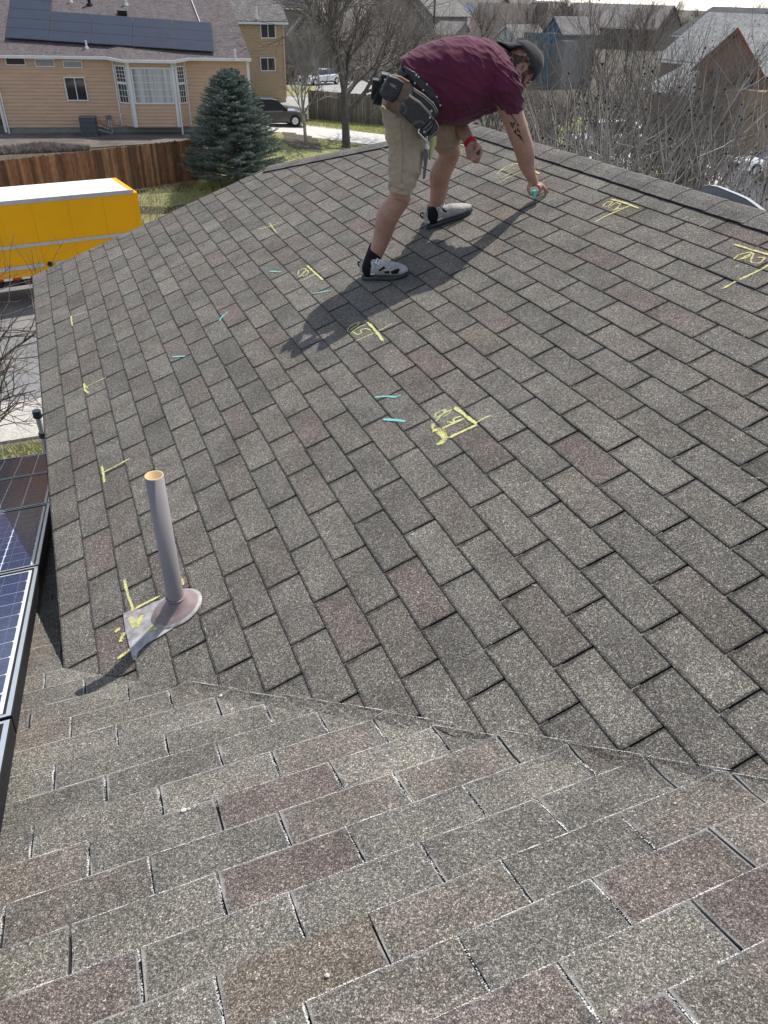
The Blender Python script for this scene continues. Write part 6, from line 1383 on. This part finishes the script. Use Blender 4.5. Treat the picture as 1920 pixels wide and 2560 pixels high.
lay('eye', [h_([(950, 1050), (1000, 1030), (1040, 1045), (990, 1085)])], bt_, mat('dark_eye', (.02, .012, .01), .3, .1, 50), man, .0015); lay('eyebrow', [h_([(985, 990), (1060, 985), (1055, 1015), (1000, 1012)])], bt_, M_hair, man, .002)
e0 = P3(*h_([(790, 875)])[0], 2.33); 
v = ray(*h_([(790, 870)])[0]); v /= np.linalg.norm(v); hit = bt_.ray_cast(Vector(CAM), Vector(v))
if hit[0] is not None:
    ep = np.array(hit[0]) + iT * .003; b = MB(); b.tube([ep + (iR * math.cos(t) + iU * math.sin(t)) * .0065 for t in np.linspace(0, 2 * math.pi, 13)], .0016, 6, caps=False); b.build('earring', M_blk, man)
M_conch = mat('ear_shadow_skin', (.20, .09, .065), .6, .1, 50)  # dark skin tone that paints the shade inside the ear
pe = P3(1310, 166, 2.33); lay('ear_shade_patch', [h_([(850, 720), (900, 680), (935, 690), (905, 740), (870, 800), (840, 800)])], bt_, M_conch, man, .001, sub=.004)
M_seam = clothmat('maroon_seam', (.06, .010, .024), (.04, .007, .016)); st2 = bvh(shirt)
def seam(pts, wd): 
    out = []
    for a, b_ in zip(pts[:-1], pts[1:]):
        d_ = np.array([b_[0] - a[0], b_[1] - a[1]], float); d_ /= np.linalg.norm(d_); n_ = np.array([-d_[1], d_[0]]) * wd; out.append([(a[0] - n_[0], a[1] - n_[1]), (b_[0] - n_[0], b_[1] - n_[1]), (b_[0] + n_[0], b_[1] + n_[1]), (a[0] + n_[0], a[1] + n_[1])])
    return out
lay('collar', seam([(1262, 122), (1274, 134), (1285, 152), (1291, 172), (1294, 192)], 3.2), st2, M_seam, man, .002, .002, sub=.004)
lay('sleeve_seam', seam([(1246, 132), (1240, 160), (1238, 190), (1243, 220), (1250, 250)], .7), st2, M_seam, man, .001, sub=.004)
lay('sleeve_hem', seam([(1254, 261), (1275, 262), (1296, 266), (1306, 270)], .6), st2, M_seam, man, .001, sub=.004)
s3 = bvh(shorts); lay('hem_stitching', seam([(974, 463), (990, 468), (1008, 474), (1024, 477)], .6), s3, mat('khaki_seam', (.20, .15, .10), .9, .1, 10), man, .001, sub=.004); lay('side_seam', seam([(1000, 300), (1006, 350), (1008, 400), (1003, 460)], .6), s3, mat('khaki_seam', (.22, .165, .11), .9, .1, 10), man, .001, sub=.004)
# tattoo
t_ = lambda pts: cr(1230, 260, 8.506, pts)
M_ink = mat('tattoo_ink', (.035, .032, .035), .55, .2, 80)
lay('tattoo', [t_([(350, 75), (378, 85), (440, 250), (430, 290), (400, 225)]), t_([(430, 250), (470, 300), (560, 420), (470, 340), (445, 300)]), t_([(365, 365), (440, 410), (450, 440), (400, 440)]), t_([(450, 400), (495, 365), (485, 440), (455, 470)]), t_([(395, 450), (450, 455), (465, 520), (430, 500)]),
               t_([(525, 405), (580, 440), (555, 475), (525, 450)]), t_([(470, 560), (510, 535), (520, 630), (480, 610)]), t_([(530, 500), (555, 500), (560, 600), (530, 580)]), t_([(560, 520), (610, 600), (575, 612)]), t_([(460, 585), (500, 600), (590, 700), (560, 690)]), t_([(535, 650), (590, 640), (690, 825), (610, 745)])], bt_, M_ink, man, .0010, sub=.004)
# wristband
b = MB(); wd_ = (armL[-1] - armL[-2]); wd_ /= np.linalg.norm(wd_); wc = armL[-1] - wd_ * .012; q1 = np.cross(wd_, iT); q1 /= np.linalg.norm(q1); q2 = np.cross(wd_, q1)
for k in range(3): b.tube([wc + wd_ * (.008 * (k - 1)) + (q1 * math.cos(t) * .034 + q2 * math.sin(t) * .036) * (1 + .03 * math.sin(9 * t + k)) for t in np.linspace(0, 2 * math.pi, 37)], .0055, 6, caps=False)
b.build('wristband', M_band, man, True)
# ---- shoes and socks
UPS = []
def shoe(heel, toe, ank, name, flip):
    d_ = toe - heel; d_ -= NA * (d_ @ NA); d_ /= np.linalg.norm(d_); sd_ = np.cross(NA, d_); Lh = .33
    P_ = lambda s, x, h: heel + d_ * s * Lh + sd_ * x + NA * h
    wdt = [(0.0, .034), (.06, .043), (.2, .046), (.4, .047), (.6, .055), (.78, .055), (.92, .040), (1.0, .016)]
    rt = empty(name, heel, parent=None); rt.parent = man; rt.matrix_parent_inverse = man.matrix_basis.inverted()
    so2 = Sol(); so2.loft([(P_(s, 0, .016 + (.012 * max(0, s - .75) * 4)), sd_ * (w_ + .004), NA * .016, 3) for s, w_ in wdt]); so2.done('sole', M_sole, rt, .0045, 1)
    up2 = Sol(); tops = [.062, .076, .074, .080, .080, .060, .044, .030]
    up2.loft([(P_(s, 0, .022 + t / 2), sd_ * w_ * .96, NA * (t / 2), 2.2) for (s, w_), t in zip(wdt, tops)])
    up2.tube([P_(.10, 0, .05), P_(.08, 0, .092)], [.034, .030], 12).tube([P_(.30, 0, .06), P_(.34, 0, .10)], [.034, .028], 12)
    up_o = up2.done('upper', M_shoe, rt, .0045, 2)
    ub_ = bvh(up_o); UPS.append(up_o)
    # white midsole stripe and ribs, laces, heel loop
    b = MB()
    for sg in (1, -1):
        for k in range(13): s = .02 + k * .033; b.tube([P_(s, sg * (.031 + .012 * min(1, s * 9)), .006), P_(s + .012, sg * (.033 + .012 * min(1, s * 9)), .027)], .0016, 4)
    b.build('sole_ribs', M_lace, rt)['kind'] = 'stuff'
    b = MB(); b.tube([P_(s, .5 * 0 + sg_ * w_, h) for s, sg_, w_, h in ((.36, 1, .040, .050), (.20, 1, .041, .046), (.04, 1, .036, .056), (-.02, 1, .0, .060), (.04, -1, .036, .056), (.20, -1, .041, .046), (.36, -1, .040, .050))], .006, 6); b.build('heel_counter', M_lace, rt, True)
    for k in range(5):
        s = .40 + k * .05; h = .120 - k * .0085; b = MB(); b.tube([P_(s, -.024, h - .012), P_(s + .012, 0, h + .002), P_(s + .03, .024, h - .014)], .0042, 5).tube([P_(s, .024, h - .012), P_(s + .012, 0, h + .003), P_(s + .03, -.024, h - .014)], .0042, 5); b.build('lace', M_lace, rt)
    b = MB(); b.tube([P_(.40, .0, .108), P_(.36, .03, .115), P_(.40, .045, .09), P_(.44, .02, .105)], .0025, 5).tube([P_(.40, .0, .108), P_(.35, -.03, .118), P_(.39, -.045, .09)], .0025, 5); b.build('lace_bow', M_lace, rt)
    b = MB(); b.tube([P_(-.01, 0, .075), P_(-.05, 0, .095), P_(-.03, 0, .112), P_(.03, 0, .108)], .005, 6); b.build('heel_loop', M_sock, rt)
    sk = Sol(); up_ = (ank - P_(.22, 0, .06)); top = P_(.20, 0, .06) + up_ / np.linalg.norm(up_) * .150
    sk.tube([P_(.16, 0, .045), P_(.20, 0, .075), top], [.042, .050, .051], 18); sk.tube([P_(.16, 0, .06), P_(.38, 0, .075)], [.034, .030], 12); sk.done('sock', M_sock, rt, .0045, 2)
shoe(fR, onA(1048, 690, .002), aR, 'shoe', 1)
shoe(fL2, onA(1160, 538, .002), aL, 'shoe', 1)
s_ = lambda pts: cr(890, 480, 5.72, pts)
su = bvh(UPS[0]); lay('lace_panel', [s_([(318, 1122), (400, 1060), (425, 1090), (340, 1135)]), s_([(395, 1138), (470, 1125), (480, 1165), (420, 1162)]), s_([(490, 1140), (600, 1095), (628, 1112), (600, 1165), (520, 1172)])], su, M_sock, man, .0015, sub=.004)
lay('scuffs', [s_([(640, 1225), (660, 1220), (662, 1240), (645, 1242)]), s_([(560, 1262), (585, 1258), (580, 1275)])], su, M_sock, man, .0012, sub=.003)
su = bvh(UPS[1]); lay('lace_panel', [s_([(1215, 255), (1245, 240), (1290, 265), (1300, 290), (1265, 285)])], su, M_sock, man, .0015, sub=.004)
lay('rib_panel', [s_([(1010, 460), (1080, 440), (1220, 430), (1400, 370), (1420, 385), (1300, 430), (1180, 480), (1030, 510)])], su, mat('dark_grey_knit', (.09, .10, .105), .8, .3, 60), man, .0015, sub=.004)
# ---- tool belt (hung on him: a thing of its own)
tb = empty('tool_belt', P3(1050, 220, 2.3), 'black leather tool belt with riveted band and stitched pouches around the man\'s hips', 'tool belt')
ct_ = bvh(body_o, shirt, shorts)
k_ = lambda pts: cr(900, 120, 5.925, pts)
def strip(a, b_): return [a + [] for _ in (0,)] 
bo = [(600, 240), (830, 380), (960, 480), (1080, 620), (1160, 750), (1195, 860)]; bi = [(1150, 1000), (1120, 880), (1040, 760), (930, 640), (800, 520), (548, 385)]
quads = [k_([bo[i], bo[i + 1], bi[len(bi) - 2 - i], bi[len(bi) - 1 - i]]) for i in range(5)]
lay('band', quads, ct_, M_leather, tb, .006, .006, sub=.010)
wr = ring((1006, 176), (1092, 292), 2.52, .196)
V, Fc = [], []; n = 40; ax = np.cross(wr[1], wr[2]); ax /= np.linalg.norm(ax); ax = ax if ax[0] > 0 else -ax
for j, (h, g) in enumerate(((-.035, .004), (-.035, .010), (.035, .010), (.035, .004))):
    for i in range(n): t = 2 * math.pi * i / n; V.append(wr[0] + wr[1] * math.cos(t) * (1 + g / .15) + wr[2] * math.sin(t) * (1 + g / .19) + ax * h)
Fc = [(j * n + i, j * n + (i + 1) % n, ((j + 1) % 4) * n + (i + 1) % n, ((j + 1) % 4) * n + i) for j in range(4) for i in range(n)]
def pouch(name, poly, y, depth, mt_=M_leather, taper=.93, parent=tb, dirn=LAT):
    P_ = [P3(x, y_, y) for x, y_ in poly]; c_ = sum(P_) / len(P_); d_ = dirn * depth; m = len(P_)
    rings_ = [[c_ + (p - c_) * k + d_ * t for p in P_] for k, t in ((.86, -.10), (taper, -.05), (1.0, .12), (1.0, .8), (.96, 1.0))]
    V = [p for r_ in rings_ for p in r_]; Fc = [(j * m + i, j * m + (i + 1) % m, (j + 1) * m + (i + 1) % m, (j + 1) * m + i) for j in range(4) for i in range(m)] + [tuple(range(m - 1, -1, -1)), tuple(4 * m + i for i in range(m))]
    o = mesh(name, V, Fc, mt_, parent, False); bm = bmesh.new(); bm.from_mesh(o.data); bmesh.ops.recalc_face_normals(bm, faces=bm.faces); bm.to_mesh(o.data); bm.free()
    md = o.modifiers.new('b', 'BEVEL'); md.width = .004; md.segments = 2; md.limit_method = 'ANGLE'; return o
def stitch(lines, y, parent, r=.0011, off=-.008, mt_=M_stitch, name='stitching'):
    b = MB()
    for ln in lines: b.tube([P3(x, y_, y) + LAT * off for x, y_ in ln], r, 4)
    o = b.build(name, mt_, parent); o['kind'] = 'stuff'; return o
Yp = 2.185
back_ = pouch('large_pouch', k_([(790, 590), (950, 690), (1100, 820), (1158, 930), (1150, 1010), (1060, 1075), (960, 960), (780, 700)]), Yp + .05, .07)
main_ = pouch('main_pocket', k_([(735, 690), (900, 800), (1062, 975), (1040, 1080), (960, 1170), (880, 1230), (760, 1130), (640, 1010), (575, 950), (610, 850), (660, 760)]), Yp, .085)
stitch([k_([(735, 712), (900, 822), (1050, 990)]), k_([(740, 730), (895, 838), (1042, 1008)]), k_([(640, 800), (680, 860), (690, 920), (650, 990)]), k_([(625, 815), (662, 870), (670, 925), (632, 975)]), k_([(765, 1130), (830, 1080), (900, 1075), (965, 1110)]), k_([(780, 1150), (840, 1100), (900, 1095), (950, 1125)])], Yp, tb)
stitch([k_([(795, 600), (960, 705), (1105, 835), (1155, 940)]), k_([(790, 625), (950, 735), (1085, 860), (1130, 960)])], Yp + .045, tb)
hang = pouch('tool_loop', k_([(1060, 1000), (1110, 1060), (1090, 1100), (1010, 1250), (960, 1330), (870, 1235), (930, 1150), (1010, 1060)]), Yp + .01, .05)
pouch('side_pocket', k_([(1110, 1060), (1165, 1130), (1172, 1200), (1120, 1290), (1010, 1370), (975, 1340), (1040, 1220)]), Yp + .03, .06)
for ln in ([(925, 1180), (985, 1130), (1040, 1080)], [(935, 1240), (1000, 1180), (1060, 1110)]): pass
b = MB(); b.tube([P3(*p, Yp) + LAT * -.014 for p in k_([(880, 1190), (862, 1245), (1022, 1412), (985, 1330), (1000, 1300)])], .0035, 6).build('metal_loop', M_rivet, tb)
stitch([k_([(1115, 1070), (1160, 1140), (1165, 1210), (1080, 1290), (1020, 1340)]), k_([(940, 1200), (1000, 1150), (1050, 1090)]), k_([(960, 1250), (1030, 1200), (1080, 1130)])], Yp, tb, .0014, -.004)
pA = pouch('hip_pouch', k_([(430, 395), (560, 430), (662, 500), (610, 640), (540, 770), (490, 812), (400, 790), (330, 745), (285, 670), (330, 560)]), 2.30, .09)
stitch([k_([(440, 420), (560, 458), (645, 515)]), k_([(325, 590), (355, 640), (350, 700)]), k_([(420, 780), (440, 725), (490, 700), (545, 715)]), k_([(405, 770), (425, 712), (485, 685), (540, 695)])], 2.30, tb)
pouch('hip_pouch', k_([(185, 450), (250, 455), (325, 490), (270, 620), (200, 760), (165, 775), (158, 730)]), 2.42, .07); stitch([k_([(188, 470), (250, 475), (315, 508)])], 2.42, tb)
pouch('hip_pouch', k_([(315, 360), (440, 385), (400, 500), (330, 750), (320, 860), (180, 835), (200, 740), (290, 560)]), 2.40, .10)
pouch('brown_lining', k_([(470, 395), (600, 420), (700, 480), (740, 500), (690, 530), (620, 480), (520, 440)]), 2.31, .05, M_brl)
fc_ = bpy.data.curves.new('lettering', 'FONT'); fc_.body = 'HART'; fc_.size = 1; fc_.extrude = .02; fo = bpy.data.objects.new('lettering', fc_); C.objects.link(fo); dg = bpy.context.evaluated_depsgraph_get()
me = bpy.data.meshes.new_from_object(fo.evaluated_get(dg)); bpy.data.objects.remove(fo)
pa, pb, pc = [P3(*p, 2.30) + LAT * -.0115 for p in k_([(452, 560), (552, 612), (438, 515)])]
co = np.empty(len(me.vertices) * 3, np.float32); me.vertices.foreach_get('co', co); co = co.reshape(-1, 3); wx = co[:, 0].max(); hy = co[:, 1].max(); nn = np.cross(pb - pa, pc - pa); nn /= np.linalg.norm(nn)
me.vertices.foreach_set('co', (pa + (pb - pa) * (co[:, :1] / wx) + (pc - pa) * (co[:, 1:2] / hy) * 1.25 + nn * co[:, 2:3] * .02).astype(np.float32).ravel()); me.materials.clear(); me.materials.append(mat('pale_print', (.42, .48, .52), .6, .05, 20))
lo = bpy.data.objects.new('lettering', me); C.objects.link(lo); setp(lo, tb)
dgv = bvh(body_o, shirt, shorts); 
def rivets(pts, y=None, on=None):
    for p in k_(pts):
        if y is None:
            v = ray(*p); v /= np.linalg.norm(v); h1 = ct_.ray_cast(Vector(CAM), Vector(v)); 
            if h1[0] is None: continue
            c_ = np.array(h1[0]) - v * .016
        else: c_ = P3(*p, y) + LAT * -.012
        b = MB(); b.tube([c_, c_ + iT * .004], [.0062, .0045], 8); b.build('rivet', M_rivet, tb)
rivets([(566, 372), (832, 408), (868, 432), (992, 542), (1136, 726), (1188, 852), (812, 524), (938, 628), (1080, 804)]); rivets([(1056, 930), (1034, 1028)], Yp + .0); rivets([(372, 466)], 2.36); rivets([(950, 1240)], Yp)
b = MB(); b.tube([P3(*p, 2.26) for p in k_([(1000, 1400), (1025, 1450), (1015, 1500)])], .003, 5).tube([P3(*p, 2.26) for p in k_([(985, 1400), (975, 1470), (1000, 1510)])], .003, 5)
b.build('clip', M_rivet, tb)
pouch('hanging_knife', k_([(950, 1510), (1000, 1490), (1015, 1560), (990, 1750), (965, 1930), (932, 1945), (945, 1700), (935, 1600)]), 2.27, .018, mat('grey_tool_metal', (.12, .125, .13), .45, .1, 20, metal=.5))
rg_ = Sol(); rg_.loft([(P3(*p, 2.33), iR * wv, LAT * .018, 2) for p, wv in zip(k_([(1085, 1300), (1075, 1420), (1050, 1550), (1030, 1660)]), (.022, .022, .013, .006))]); ra = rg_.done('rag', M_lime, None, .005, 1); tag(ra, 'pale yellow-green rag hanging from the tool belt between the man\'s thighs', 'rag')
# ---- chalk stick in the right hand
cp_ = P3(1335, 484, 2.277); b = MB(); b.tube([cp_ + np.array([-.006, .0, .020]), cp_ + np.array([.0, 0, -.006]), cp_ + np.array([.004, 0, -.022])], [.0125, .0125, .011], 12); tag(b.build('chalk_stick', mat('teal_chalk_stick', (.10, .62, .52), .85, .08, 40)), 'teal chalk pinched between the man\'s thumb and finger', 'chalk')
